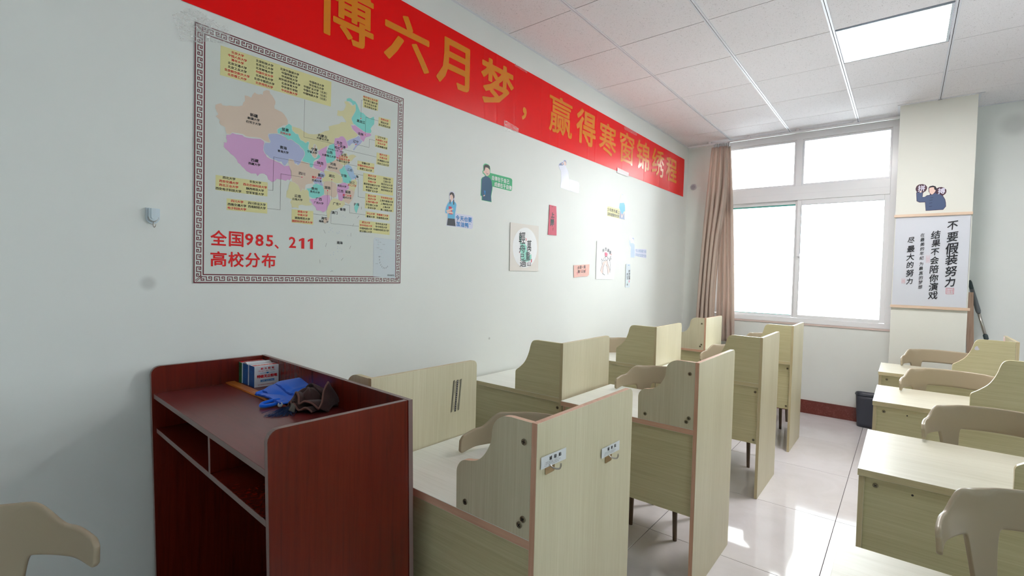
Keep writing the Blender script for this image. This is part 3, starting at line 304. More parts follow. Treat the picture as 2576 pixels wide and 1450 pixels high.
STICKERS={'girl': {'back': ('lilac',[(2.0167,1.8832),(2.0195,1.9008),(2.0325,1.9089),(2.0478,1.9098),(2.0615,1.9017),(2.0642,1.876),(2.0609,1.8581),(2.0689,1.848),(2.0819,1.8364),(2.0791,1.801),(2.0772,1.7816),(2.2058,1.7816),(2.2227,1.7761),(2.2284,1.764),(2.2274,1.7129),(2.223,1.7016),(2.2111,1.6976),(2.0724,1.6988),(1.9984,1.6989),(2.0043,1.7407),(2.0044,1.7699),(1.987,1.7731),(1.9853,1.7849),(1.9906,1.8111),(2.0072,1.8372),(2.0177,1.8489),(2.0221,1.8598)]),'polys': [('black',[(2.0206,1.8786),(2.0211,1.8941),(2.0303,1.903),(2.0431,1.9049),(2.0543,1.8996),(2.061,1.886),(2.0594,1.8736),(2.053,1.8647),(2.0469,1.8736),(2.0331,1.8889),(2.0247,1.8843)]),('skin',[(2.0238,1.8825),(2.0354,1.892),(2.0437,1.887),(2.0507,1.8758),(2.0481,1.8651),(2.0427,1.8557),(2.0382,1.844),(2.0295,1.8505),(2.0331,1.8572),(2.0253,1.863)]),('cyan',[(2.0155,1.8417),(2.0285,1.8503),(2.0359,1.8427),(2.0475,1.8535),(2.0631,1.8497),(2.0729,1.844),(2.0781,1.8324),(2.0733,1.8003),(2.0689,1.7824),(2.0676,1.7466),(2.0089,1.7446),(2.0081,1.772),(1.9917,1.7736),(1.9882,1.7818),(1.9931,1.8063),(2.0064,1.832)]),('black',[(2.0221,1.8581),(2.0292,1.858),(2.0272,1.8312),(2.0224,1.8323)]),('black',[(2.0502,1.8619),(2.0579,1.8619),(2.0597,1.8336),(2.0521,1.8298)]),('crimson',[(2.0139,1.8164),(2.039,1.8171),(2.0413,1.8052),(2.0471,1.7712),(2.019,1.7705)]),('skin',[(1.9927,1.7874),(2.0051,1.794),(2.0474,1.8095),(2.0538,1.8033),(2.0321,1.7914),(2.0008,1.7808)]),('skin',[(2.0008,1.7808),(2.0336,1.7888),(2.0544,1.7825),(2.0517,1.7762),(2.0174,1.7759),(2.0034,1.7708)]),('charcoal',[(2.0098,1.7447),(2.0671,1.7465),(2.0752,1.7025),(2.003,1.7021)])],'texts': [('blue',[('今',2.0902,1.7567,0.0336,0.0323),('天',2.1274,1.7553,0.0343,0.0325),('也',2.1633,1.7547,0.0349,0.0328),('要',2.1994,1.7545,0.0356,0.0331)]),('blue',[('加',2.0972,1.7194,0.0337,0.0323),('油',2.1341,1.7186,0.0344,0.0326),('鸭',2.1706,1.7178,0.0351,0.0329)]),('blue',[('~',2.1981,1.7297,0.0253,0.0217)])]},'man': {'back': ('green',[(2.3117,2.0878),(2.3113,2.1173),(2.3187,2.1269),(2.3339,2.1335),(2.3591,2.132),(2.3747,2.1237),(2.3792,2.1076),(2.3796,2.0806),(2.5867,2.0817),(2.6025,2.0792),(2.6104,2.0706),(2.6104,2.007),(2.6045,1.9973),(2.5933,1.9933),(2.4055,1.9958),(2.4046,1.9722),(2.3947,1.9291),(2.3995,1.8911),(2.3036,1.8919),(2.3038,1.9182),(2.2918,1.9191),(2.2948,1.9594),(2.2948,2.024),(2.303,2.0375),(2.3323,2.0514),(2.3226,2.0601),(2.3076,2.0657),(2.305,2.0774)]),'polys': [('black',[(2.3181,2.0797),(2.3154,2.1107),(2.3232,2.1225),(2.3369,2.1277),(2.3576,2.1279),(2.3737,2.1197),(2.3772,2.099),(2.3686,2.1038),(2.356,2.1101),(2.3347,2.1099),(2.3286,2.0946),(2.3247,2.0809)]),('skin',[(2.3255,2.0885),(2.3326,2.1083),(2.356,2.109),(2.3733,2.0983),(2.3764,2.0752),(2.3672,2.0634),(2.3523,2.0549),(2.3377,2.0561),(2.3263,2.0664),(2.3151,2.0692),(2.3115,2.0786),(2.3202,2.0827)]),('rose',[(2.3347,2.0801),(2.348,2.081),(2.3459,2.0762),(2.337,2.0757)]),('black',[(2.3428,2.0704),(2.3607,2.0713),(2.3619,2.0692),(2.3429,2.0674)]),('navy',[(2.3339,2.0547),(2.3434,2.0518),(2.3591,2.0515),(2.382,2.0434),(2.3951,2.0294),(2.4022,1.9908),(2.3916,1.9343),(2.3959,1.8944),(2.309,1.8941),(2.3092,1.9201),(2.2982,1.9223),(2.2969,1.9598),(2.2992,2.0229),(2.3069,2.036),(2.3215,2.0444)]),('blue',[(2.3234,1.957),(2.3389,1.9571),(2.3365,1.9314),(2.3309,1.9314)]),('skin',[(2.3158,1.921),(2.3287,1.931),(2.3355,1.9268),(2.3225,1.9183)])],'texts': [('white',[('自',2.4086,2.0524,0.028,0.0309),('律',2.4386,2.0525,0.0285,0.0311),('在',2.469,2.0526,0.0289,0.0314),('于',2.4998,2.0527,0.0293,0.0316),('自',2.5311,2.0528,0.0297,0.0318),('己',2.5628,2.0529,0.0302,0.032)]),('white',[('成',2.4361,2.0151,0.0285,0.0311),('绩',2.466,2.0151,0.0288,0.0313),('在',2.4963,2.015,0.0293,0.0316),('于',2.527,2.015,0.0297,0.0318),('自',2.5582,2.015,0.0302,0.032),('律',2.5899,2.015,0.0306,0.0323)])]},'sleeper': {'back': ('lilac',[(3.1753,2.2814),(3.1913,2.3009),(3.2334,2.3209),(3.2501,2.3373),(3.2652,2.3426),(3.283,2.339),(3.2913,2.325),(3.2904,2.308),(3.2822,2.2956),(3.2874,2.281),(3.3112,2.2685),(3.3239,2.2418),(3.3329,2.1997),(3.4629,2.199),(3.4847,2.1938),(3.4935,2.1814),(3.4921,2.121),(3.4845,2.1094),(3.4679,2.107),(3.3331,2.1086),(3.2115,2.113),(3.221,2.181),(3.216,2.237),(3.1935,2.2566)]),'polys': [('slate',[(3.1816,2.2814),(3.1937,2.2967),(3.2294,2.3154),(3.2403,2.3151),(3.2499,2.2979),(3.2307,2.2891)]),('skin',[(3.2509,2.3219),(3.2636,2.3304),(3.2793,2.3263),(3.286,2.3072),(3.2742,2.2958),(3.2564,2.2992)]),('slate',[(3.2476,2.3177),(3.2504,2.3314),(3.2623,2.338),(3.2765,2.3365),(3.285,2.3262),(3.2857,2.3143),(3.2771,2.3258),(3.2614,2.33)]),('skin',[(3.2189,2.3074),(3.2339,2.311),(3.2411,2.2986),(3.2261,2.2946)]),('pale',[(3.184,2.2772),(3.2266,2.2852),(3.2569,2.2897),(3.2834,2.2899),(3.3092,2.2657),(3.3194,2.241),(3.3328,2.1316),(3.3011,2.1195),(3.2221,2.117),(3.2259,2.2293),(3.2068,2.2496)]),('ice',[(3.3339,2.1969),(3.463,2.1965),(3.4815,2.1908),(3.4889,2.1782),(3.4886,2.123),(3.4796,2.1122),(3.4677,2.1105),(3.3375,2.1117)])],'texts': [('white',[('全',3.3548,2.1716,0.0346,0.029),('力',3.3908,2.1717,0.0351,0.0292),('以',3.4273,2.1717,0.0356,0.0295),('赴',3.4644,2.1718,0.0362,0.0296)]),('white',[('未',3.3566,2.1377,0.0346,0.0267),('来',3.3926,2.138,0.0351,0.0268),('可',3.4291,2.1382,0.0357,0.027),('期',3.4662,2.1384,0.0362,0.0272)])]},'reader': {'back': ('lemon',[(3.991,2.0485),(4.0043,2.0623),(4.0472,2.0658),(4.1256,2.0626),(4.2262,2.0654),(4.2275,2.075),(4.2332,2.1132),(4.2408,2.1517),(4.2549,2.1724),(4.2526,2.205),(4.267,2.2221),(4.2929,2.2249),(4.3095,2.2131),(4.3097,2.1799),(4.324,2.1581),(4.3463,2.1132),(4.3575,2.0596),(4.3375,2.0405),(4.3497,1.9739),(4.2323,1.9746),(3.9976,1.9749)]),'polys': [('pale',[(4.2275,2.075),(4.233,2.146),(4.258,2.1728),(4.2554,2.2101),(4.2825,2.2244),(4.3074,2.2128),(4.3101,2.1752),(4.3261,2.1583),(4.352,2.0613),(4.3316,2.0494),(4.2455,2.0536)]),('slate',[(4.2639,2.1925),(4.2653,2.2162),(4.29,2.2221),(4.3052,2.2148),(4.3067,2.1937),(4.291,2.2081)]),('cyan',[(4.2272,2.0796),(4.2376,2.1231),(4.3254,2.1368),(4.3463,2.1132),(4.3521,2.0604),(4.3317,2.047),(4.3119,2.0281),(4.2755,2.024),(4.2455,2.0536)]),('slate',[(4.2424,2.0533),(4.2807,2.0246),(4.3067,2.0275),(4.3316,2.0494),(4.3496,1.9749),(4.2363,1.9764)]),('skin',[(4.256,2.0501),(4.2789,2.0197),(4.2906,2.002),(4.3039,2.0225),(4.3291,2.0539),(4.3319,2.0447),(4.2957,1.9883),(4.2779,1.9888)])],'texts': [('charcoal',[('少',4.0127,2.0354,0.038,0.0349),('年',4.0523,2.0351,0.0385,0.0353),('的',4.0923,2.0347,0.039,0.0355),('书',4.133,2.0344,0.0396,0.0357),('桌',4.1742,2.0341,0.0402,0.036),('上',4.216,2.0338,0.0408,0.0362)]),('charcoal',[('没',4.0134,1.9947,0.0316,0.0315),('有',4.046,1.9946,0.0318,0.0316),('虚',4.079,1.9945,0.0322,0.0318),('度',4.1123,1.9943,0.0326,0.032),('的',4.146,1.9941,0.033,0.0321),('光',4.1801,1.994,0.0333,0.0324),('阴',4.2147,1.9938,0.0337,0.0325)])]},'scholar': {'back': ('lilac',[(4.4586,1.7859),(4.472,1.8309),(4.4943,1.8301),(4.5085,1.7894),(4.5239,1.8102),(4.5515,1.8197),(4.5693,1.811),(4.5724,1.7689),(4.595,1.743),(4.6059,1.7061),(4.8765,1.7186),(4.8842,1.6222),(4.6055,1.6334),(4.5975,1.6165),(4.5043,1.6156),(4.5045,1.6905),(4.468,1.7327)]),'polys': [('slateblue',[(4.4641,1.7863),(4.4863,1.7868),(4.4961,1.759),(4.5275,1.76),(4.5616,1.7608),(4.5879,1.745),(4.6026,1.6408),(4.5928,1.6178),(4.5077,1.6157),(4.506,1.7153),(4.4754,1.738)]),('skin',[(4.5266,1.803),(4.558,1.8087),(4.566,1.7785),(4.5558,1.7619),(4.5385,1.7642),(4.5257,1.7856)]),('slate',[(4.5299,1.8047),(4.5438,1.8156),(4.567,1.8109),(4.5692,1.7812),(4.5588,1.7979)]),('skin',[(4.4696,1.7866),(4.4755,1.8287),(4.4891,1.8248),(4.4852,1.7867)])],'texts': [('slateblue',[('书',4.6303,1.6898,0.0365,0.0331),('山',4.6675,1.6901,0.0368,0.0332),('有',4.705,1.6904,0.0373,0.0334),('路',4.743,1.6907,0.0378,0.0336),('勤',4.7815,1.691,0.0382,0.0338),('为',4.8204,1.6913,0.0386,0.034),('径',4.8598,1.6916,0.0392,0.0342)]),('slateblue',[('学',4.6335,1.6472,0.0366,0.0331),('海',4.6707,1.6468,0.0369,0.0333),('无',4.7084,1.6464,0.0373,0.0335),('涯',4.7465,1.6461,0.0377,0.0337),('苦',4.785,1.6457,0.0382,0.0339),('作',4.824,1.6453,0.0386,0.0341),('舟',4.8635,1.6449,0.0392,0.0343)])]},'poem': {'back': ('cream',[(2.5972,1.7778),(2.9309,1.7823),(2.9394,1.4447),(2.602,1.4424)]),'polys': [('white',[(2.9184,1.6205),(2.9176,1.5971),(2.9129,1.5741),(2.9046,1.5521),(2.893,1.5317),(2.8782,1.5134),(2.8608,1.4977),(2.8412,1.485),(2.82,1.4756),(2.7978,1.4697),(2.775,1.4673),(2.7523,1.4685),(2.7303,1.4732),(2.7094,1.4812),(2.6901,1.4923),(2.6729,1.5062),(2.6581,1.5225),(2.6461,1.5409),(2.6371,1.5609),(2.6313,1.582),(2.6287,1.6037),(2.6295,1.6257),(2.6337,1.6473),(2.6411,1.6682),(2.6515,1.6877),(2.6649,1.7056),(2.6808,1.7213),(2.699,1.7344),(2.7191,1.7447),(2.7405,1.7519),(2.7629,1.7556),(2.7856,1.7559),(2.8082,1.7526),(2.83,1.7457),(2.8505,1.7355),(2.8691,1.722),(2.8853,1.7056),(2.8987,1.6868),(2.9088,1.6659),(2.9155,1.6436)]),('mint',[(2.6985,1.6948),(2.722,1.6884),(2.7273,1.6395),(2.7608,1.6437),(2.789,1.6226),(2.7902,1.5935),(2.8041,1.5921),(2.8058,1.5524),(2.847,1.569),(2.8522,1.529),(2.7938,1.51),(2.7324,1.5162),(2.7275,1.5531),(2.7165,1.5772),(2.7177,1.6306),(2.7031,1.6624)]),('rose',[(2.7743,1.6799),(2.7852,1.6807),(2.786,1.662),(2.7764,1.6613)]),('crimson',[(2.8437,1.5308),(2.8556,1.5334),(2.8552,1.5088),(2.844,1.5084)]),('rose',[(2.7044,1.5827),(2.713,1.5819),(2.7115,1.5696),(2.7049,1.5705)])],'texts': [('ink',[('輕',2.7324,1.6789,0.0772,0.0923),('舟',2.7369,1.603,0.0788,0.0617),('已',2.7392,1.5461,0.0559,0.0495),('過',2.75,1.4982,0.078,0.0537),('萬',2.8178,1.6277,0.0585,0.0879),('重',2.8058,1.5524,0.0582,0.069),('山',2.8206,1.4975,0.0518,0.0378)])]},'redstrip': {'back': ('crimson2',[(3.0648,1.9579),(3.1562,1.9575),(3.1659,1.88),(3.1708,1.7306),(3.0548,1.7282),(3.062,1.8423)]),'polys': [('darkred',[(3.1117,1.7844),(3.1267,1.7895),(3.1228,1.7643),(3.1126,1.7644)]),('darkred',[(3.0836,1.948),(3.1136,1.9545),(3.1156,1.949),(3.1039,1.9448)])],'texts': [('ink',[('上',3.1086,1.8834,0.0494,0.0437),('岸',3.1045,1.8276,0.0543,0.0646)])]},'orange': {'back': ('salmon',[(3.4386,1.5046),(3.5271,1.5093),(3.6936,1.5207),(3.6916,1.4333),(3.6864,1.426),(3.6741,1.4194),(3.6575,1.4156),(3.5485,1.4115),(3.4466,1.4022)]),'polys': [('coral',[(3.5464,1.4729),(3.5559,1.4717),(3.5623,1.4537),(3.5529,1.4528)]),('coral',[(3.6234,1.4789),(3.6358,1.4807),(3.6355,1.4608),(3.6245,1.4599)]),('crimson',[(3.4896,1.4482),(3.4987,1.4483),(3.5013,1.4262),(3.4894,1.4267)])],'texts': [('maroonink',[('余',3.5125,1.486,0.0323,0.0298),('爱',3.5468,1.4911,0.0327,0.0299),('一',3.5789,1.4933,0.0331,0.0301),('乘',3.6129,1.4956,0.0336,0.0303)]),('maroonink',[('歌',3.5196,1.4536,0.0389,0.0277),('山',3.5714,1.4581,0.0397,0.028),('海',3.6082,1.4574,0.0402,0.0282)])]},'hands': {'back': ('white2',[(3.8129,1.7324),(4.1538,1.7331),(4.1594,1.3914),(3.8144,1.3931)]),'polys': [('skinpale',[(3.9293,1.5475),(3.991,1.5635),(3.9865,1.5439),(3.9531,1.5291),(3.9433,1.504),(3.9303,1.4406),(3.8927,1.4591),(3.9197,1.5198)]),('skinpale',[(3.991,1.5635),(4.014,1.5657),(4.0277,1.5342),(4.0593,1.4987),(4.0735,1.4625),(4.0396,1.4395),(4.026,1.47),(4.0178,1.506),(3.9935,1.5248)]),('rose2',[(3.9609,1.6312),(3.9688,1.6412),(3.9806,1.6363),(3.9918,1.6424),(4.0039,1.6333),(4.0186,1.6313),(4.0167,1.6145),(4.003,1.6028),(3.982,1.5963),(3.965,1.6121)]),('coral',[(4.0805,1.6287),(4.0907,1.6376),(4.0932,1.6166),(4.0813,1.6174)])],'lines': [[(3.9293,1.5475),(3.9224,1.5226),(3.9045,1.4948),(3.8894,1.4672)],[(3.9614,1.5321),(3.9433,1.504),(3.9374,1.4627),(3.9333,1.4379)],[(3.9328,1.4461),(3.9503,1.4382),(3.9735,1.4308)],[(3.9935,1.5248),(4.0148,1.5087),(4.026,1.47),(4.0339,1.4366)],[(4.014,1.5657),(4.0277,1.5342),(4.0562,1.5015),(4.0768,1.457)],[(4.0181,1.5923),(4.0482,1.5796),(4.0708,1.5496),(4.0824,1.5078),(4.0785,1.4767)],[(3.9609,1.6312),(3.965,1.6121),(3.982,1.5963)],[(3.9658,1.5984),(3.9472,1.5784),(3.9344,1.5559),(3.905,1.5767),(3.9032,1.5602),(3.9136,1.5278)],[(3.9821,1.5949),(3.9846,1.5743),(3.9683,1.5585),(3.9535,1.5676)],[(3.982,1.5963),(4.0057,1.6057),(4.021,1.5924),(4.0194,1.5729),(3.9909,1.5649)],[(4.0482,1.5796),(4.0638,1.5662),(4.0718,1.5805),(4.0954,1.5843)],[(4.0596,1.5856),(4.0703,1.6029),(4.0822,1.6034),(4.0798,1.5949),(4.0657,1.5831)]],'texts': [('ink',[('余',3.9339,1.6545,0.043,0.0341),('生',3.9814,1.6695,0.0438,0.0344),('浪',4.0267,1.6595,0.0446,0.0347),('漫',4.0631,1.6418,0.045,0.0349)])]},'bluestrip': {'back': ('paleblue',[(4.4027,1.5447),(4.4172,1.548),(4.5011,1.5469),(4.5052,1.4595),(4.5013,1.394),(4.5016,1.317),(4.4854,1.3133),(4.4104,1.3156),(4.4016,1.3214),(4.4049,1.3934)]),'polys': [('blue',[(4.4457,1.5375),(4.4821,1.5386),(4.4802,1.5353),(4.4481,1.5332)]),('rose2',[(4.4779,1.3881),(4.4865,1.3882),(4.4895,1.3642),(4.4722,1.3641)]),('mint',[(4.4339,1.3726),(4.451,1.3727),(4.4498,1.3603),(4.4369,1.3612)])],'texts': [('ink',[('前',4.48,1.4782,0.0402,0.0249),('途',4.4819,1.4514,0.0402,0.0249),('似',4.4839,1.4246,0.0403,0.0249),('海',4.4832,1.4035,0.0402,0.025)]),('ink',[('来',4.4372,1.4469,0.0334,0.0228),('日',4.4389,1.4222,0.0334,0.0228),('方',4.4413,1.4012,0.0334,0.0229),('长',4.4445,1.3441,0.0334,0.0229)])]},'fighter': {'W': 'pil','back': ('plum',[(2.1889,2.2338),(2.1933,2.2373),(2.1843,2.2575),(2.1837,2.2731),(2.1912,2.2918),(2.2086,2.3047),(2.2294,2.3059),(2.2489,2.2969),(2.2606,2.2795),(2.2612,2.2621),(2.2525,2.2418),(2.236,2.2287),(2.2337,2.1913),(2.2485,2.192),(2.2627,2.2043),(2.2802,2.2058),(2.2826,2.218),(2.2725,2.2342),(2.2705,2.2689),(2.2773,2.2817),(2.299,2.2864),(2.3166,2.278),(2.3253,2.2591),(2.3386,2.2674),(2.3572,2.2675),(2.376,2.2592),(2.3879,2.243),(2.3899,2.2277),(2.3822,2.2076),(2.3686,2.1918),(2.384,2.1603),(2.3901,2.1296),(2.392,2.0974),(2.3746,2.0702),(2.2591,2.0676),(2.2518,2.1436),(2.2147,2.1444),(2.194,2.1576)]),'polys': [('plum2',[(2.2597,2.2651),(2.2594,2.2594),(2.2583,2.254),(2.2563,2.2489),(2.2534,2.2442),(2.2498,2.2402),(2.2456,2.2368),(2.2407,2.2343),(2.2354,2.2325),(2.2298,2.2317),(2.224,2.2317),(2.2182,2.2327),(2.2124,2.2345),(2.2069,2.2372),(2.2018,2.2407),(2.1972,2.2448),(2.1932,2.2496),(2.19,2.2548),(2.1875,2.2604),(2.1859,2.2661),(2.1852,2.272),(2.1855,2.2777),(2.1866,2.2833),(2.1887,2.2884),(2.1916,2.2931),(2.1952,2.2971),(2.1996,2.3005),(2.2045,2.303),(2.2098,2.3047),(2.2154,2.3055),(2.2212,2.3054),(2.2271,2.3044),(2.2328,2.3025),(2.2383,2.2997),(2.2433,2.2962),(2.2479,2.2921),(2.2518,2.2873),(2.255,2.2821),(2.2574,2.2766),(2.259,2.2709)]),('plum2',[(2.3892,2.2278),(2.389,2.2223),(2.388,2.2171),(2.3863,2.2122),(2.3839,2.2077),(2.3808,2.2038),(2.3771,2.2006),(2.3729,2.1981),(2.3684,2.1963),(2.3635,2.1955),(2.3585,2.1954),(2.3534,2.1963),(2.3485,2.198),(2.3437,2.2005),(2.3393,2.2037),(2.3353,2.2077),(2.3318,2.2122),(2.329,2.2171),(2.3268,2.2224),(2.3254,2.2279),(2.3248,2.2335),(2.325,2.2389),(2.326,2.2442),(2.3277,2.2492),(2.3302,2.2537),(2.3334,2.2576),(2.3371,2.2608),(2.3413,2.2633),(2.3459,2.265),(2.3508,2.2658),(2.3558,2.2658),(2.3609,2.2649),(2.3658,2.2631),(2.3706,2.2606),(2.3749,2.2573),(2.3789,2.2534),(2.3823,2.2489),(2.3851,2.244),(2.3872,2.2387),(2.3886,2.2333)]),('indigo',[(2.1921,2.2296),(2.2112,2.2357),(2.2297,2.238),(2.2328,2.2145),(2.2308,2.1896),(2.2514,2.1908),(2.2672,2.2011),(2.2861,2.2033),(2.2948,2.2055),(2.3174,2.2189),(2.3235,2.2117),(2.3481,2.2067),(2.3644,2.1902),(2.3812,2.1586),(2.3866,2.1299),(2.3885,2.0976),(2.3738,2.074),(2.2604,2.0717),(2.2546,2.1473),(2.2175,2.1481),(2.1969,2.1603)]),('skin',[(2.275,2.257),(2.2778,2.2702),(2.3067,2.2723),(2.312,2.2479),(2.3191,2.2501),(2.3181,2.2398),(2.3156,2.2305),(2.3046,2.2142),(2.2954,2.2074),(2.2871,2.2157),(2.2778,2.2299)]),('black',[(2.273,2.261),(2.2775,2.2779),(2.2991,2.2839),(2.3167,2.2761),(2.3239,2.2583),(2.3229,2.245),(2.3127,2.2479),(2.308,2.2578),(2.309,2.2692),(2.2951,2.2724),(2.2793,2.2681)]),('skin',[(2.2112,2.2377),(2.2139,2.2432),(2.2227,2.2463),(2.2275,2.2382),(2.2203,2.2311),(2.2129,2.2327)]),('inkblue',[(2.2848,2.1814),(2.305,2.1832),(2.3055,2.1802),(2.2852,2.1783)]),('inkblue',[(2.2812,2.1597),(2.3015,2.1615),(2.3019,2.1585),(2.2816,2.1566)]),('inkblue',[(2.2799,2.1354),(2.3003,2.1373),(2.3007,2.1343),(2.2804,2.1323)]),('inkblue',[(2.2796,2.106),(2.2999,2.1081),(2.3003,2.105),(2.28,2.1029)])],'texts': [('lilacw',[('拼',2.2241,2.2684,0.0511,0.0562),('搏',2.3578,2.2334,0.0491,0.0532)])]},'scroll': {'W': 'pil','back': ('paperblue',[(2.067,2.0444),(2.5608,2.0389),(2.5614,1.2372),(2.07,1.2343)]),'polys': [],'texts': [('ink',[('不',2.4401,1.9326,0.072,0.0932),('要',2.4432,1.8342,0.0767,0.0994),('假',2.4437,1.7341,0.0878,0.1137),('装',2.4442,1.6383,0.0824,0.1068),('努',2.4447,1.5379,0.079,0.1024),('力',2.4438,1.4444,0.0722,0.0936),('结',2.3341,1.8533,0.0652,0.083),('果',2.3388,1.7816,0.0602,0.0767),('不',2.3343,1.7064,0.0581,0.0742),('会',2.3339,1.6311,0.0603,0.0769),('陪',2.3341,1.5539,0.0639,0.0815),('你',2.3351,1.4758,0.0624,0.0797),('演',2.3359,1.4003,0.0639,0.0815),('戏',2.3354,1.3246,0.0653,0.0833),('在',2.2462,1.8534,0.0305,0.0384),('最',2.2464,1.8131,0.0306,0.0384),('美',2.2479,1.7727,0.0305,0.0385),('的',2.2481,1.7324,0.0305,0.0385),('年',2.2475,1.692,0.0305,0.0385),('纪',2.2477,1.6516,0.0306,0.0385),('为',2.2476,1.5995,0.0306,0.0385),('最',2.2471,1.5591,0.0306,0.0386),('真',2.248,1.5168,0.0306,0.0385),('的',2.2488,1.4764,0.0305,0.0386),('梦',2.2483,1.4359,0.0306,0.0386),('想',2.2478,1.3953,0.0306,0.0386),('尽',2.1702,1.8123,0.0506,0.0628),('最',2.1711,1.7334,0.0565,0.0704),('大',2.1703,1.6608,0.0581,0.0722),('的',2.1709,1.59,0.0535,0.0667),('努',2.1722,1.5173,0.0566,0.0705),('力',2.1735,1.4445,0.0491,0.0612)])],'seals': [[(2.4192,1.3884),(2.4685,1.3902),(2.4684,1.3423),(2.4209,1.3419)],[(2.2784,1.6712),(2.2994,1.6712),(2.3011,1.6079),(2.2794,1.6087)],[(2.1175,1.464),(2.1411,1.4628),(2.1411,1.4235),(2.1176,1.4246)]]}}
# ------------------------------------------------------------------ materials
def plaster(name, rgb, spots=()):
    m = mat(name, rgb, .55, spec=.4); nt, b = nodes(m)
    v = coords(nt); n = noise(nt, v, 1.3, 4, .6)
    c = ramp(nt, n, [(.3, tuple(x - 4 for x in rgb)), (.7, rgb)])
    for (px, py, pz), r_, dk in spots:
        g_ = nt.nodes.new('ShaderNodeVectorMath'); g_.operation = 'DISTANCE'; g_.inputs[1].default_value = (px, py, pz); nt.links.new(v, g_.inputs[0])
        q_ = nt.nodes.new('ShaderNodeMapRange'); q_.interpolation_type = 'SMOOTHSTEP'; q_.inputs[1].default_value = r_; q_.inputs[2].default_value = r_ * .3; q_.inputs[3].default_value = 0; q_.inputs[4].default_value = dk
        nt.links.new(g_.outputs['Value'], q_.inputs[0])
        c = mixc(nt, c, lin(tuple(x * .6 for x in rgb)) + (1,), q_.outputs[0])
    nt.links.new(c, b.inputs['Base Color'])
    bump(nt, b, noise(nt, v, 90, 2), .05, .001)
    return m
WALLM = plaster('painted_wall', (230, 234, 231), [((0, .531, 1.353), .034, .35), ((2.83, 6.04, 2.83), .13, .3), ((0, 2.41, .985), .012, .5)])
PILM = plaster('painted_pillar', (226, 228, 220))
CEILM = mat('mineral_ceiling_tile', (205, 204, 208), .9, spec=.1)
nt, b = nodes(CEILM)
v = coords(nt); n1 = noise(nt, v, 125, 1.2, .5, 2.6); n2 = noise(nt, v, 6, 2)
c = ramp(nt, n1, [(.285, (118, 114, 118)), (.325, (234, 232, 236))])
nt.links.new(c, b.inputs['Base Color']); bump(nt, b, n1, .3, .002)
RAILM = mat('white_rail', (222, 224, 232), .35)
GAPM = mat('dark_groove', (45, 45, 52), .9)
TILEM = mat('polished_floor_tile', (214, 210, 211), .06, spec=.22)
nt, b = nodes(TILEM); v = coords(nt)
nt.links.new(ramp(nt, noise(nt, v, 2.2, 6, .65, .8), [(.3, (206, 202, 203)), (.55, (215, 211, 213)), (.75, (220, 217, 219))]), b.inputs['Base Color'])
rr_ = nt.nodes.new('ShaderNodeMapRange'); rr_.inputs[3].default_value = .035; rr_.inputs[4].default_value = .09
nt.links.new(noise(nt, v, 9, 4), rr_.inputs[0]); nt.links.new(rr_.outputs[0], b.inputs['Roughness'])
GROUT = mat('dark_grout', (88, 80, 84), .8)
SKIRT = mat('maroon_marble', (112, 52, 48), .18)
nt, b = nodes(SKIRT); v = coords(nt)
nt.links.new(ramp(nt, noise(nt, v, 30, 8, .75, 2.0), [(.38, (104, 48, 42)), (.57, (118, 57, 51)), (.615, (140, 84, 76)), (.64, (114, 54, 48))]), b.inputs['Base Color'])
UPVC = mat('white_upvc', (236, 238, 242), .25)
RUBBER = mat('black_seal', (40, 48, 50), .7)
# laminates
ASHV = wood('pale_ash_vertical', (196, 187, 154), (206, 199, 169), (214, 208, 181), 2, fine=1.5)
ASHH = wood('pale_ash_horizontal', (186, 178, 134), (200, 193, 150), (211, 204, 166), 0, fine=1.4)
TOPM = wood('pale_desktop_laminate', (216, 218, 208), (226, 228, 219), (232, 234, 226), 0, rough=.3, fine=.7)
TOPB = wood('straw_desktop_laminate', (196, 192, 170), (207, 204, 184), (214, 211, 194), 0, rough=.3, fine=.7)
EDGEP = wood('peach_edge_band', (196, 150, 122), (212, 168, 140), (224, 186, 160), 0, fine=.6)
EDGEPV = wood('peach_edge_band_upright', (190, 143, 114), (208, 163, 134), (222, 182, 156), 2, fine=.6)
EDGEY = wood('straw_edge_band', (188, 174, 132), (200, 187, 146), (210, 198, 160), 0, fine=.5)
EDGEYV = wood('straw_edge_band_upright', (184, 168, 128), (197, 183, 144), (208, 195, 158), 2, fine=.5)
MAHOG = wood('mahogany_laminate', (74, 20, 12), (100, 28, 17), (114, 34, 20), 2, rough=.24, fine=.6, contrast=(.3, .52, .74))
MAHOGT = wood('mahogany_top_laminate', (96, 34, 34), (108, 42, 40), (116, 46, 44), 0, rough=.28, fine=.35)
MAUVE = mat('mauve_edge_band', (128, 106, 102), .4)
STEEL = mat('brushed_steel', (190, 186, 178), .25, metal=1.)
DARKST = mat('dark_screw_slot', (38, 34, 30), .6)
SCREWM = mat('zinc_screw', (150, 142, 118), .35, metal=.9)
TAUPE = mat('taupe_plastic', (170, 157, 134), .32, spec=.45)
nt, b = nodes(TAUPE); bump(nt, b, noise(nt, coords(nt), 300, 2), .06, .0004)
LEGM = mat('brown_chair_leg', (104, 88, 68), .4)
nt, b = nodes(LEGM); nt.links.new(ramp(nt, noise(nt, coords(nt, (30, 30, 3)), 3, 3), [(.3, (92, 76, 56)), (.7, (116, 98, 76))]), b.inputs['Base Color'])
GLASS = bpy.data.materials.new('window_glass'); GLASS.use_nodes = True
nt = GLASS.node_tree; nt.nodes.clear()
go = nt.nodes.new('ShaderNodeOutputMaterial'); gm = nt.nodes.new('ShaderNodeMixShader'); gt = nt.nodes.new('ShaderNodeBsdfTransparent'); gg = nt.nodes.new('ShaderNodeBsdfGlossy'); gf = nt.nodes.new('ShaderNodeFresnel')
gt.inputs[0].default_value = (.93, .97, .96, 1); gg.inputs['Roughness'].default_value = .02; gf.inputs[0].default_value = 1.45
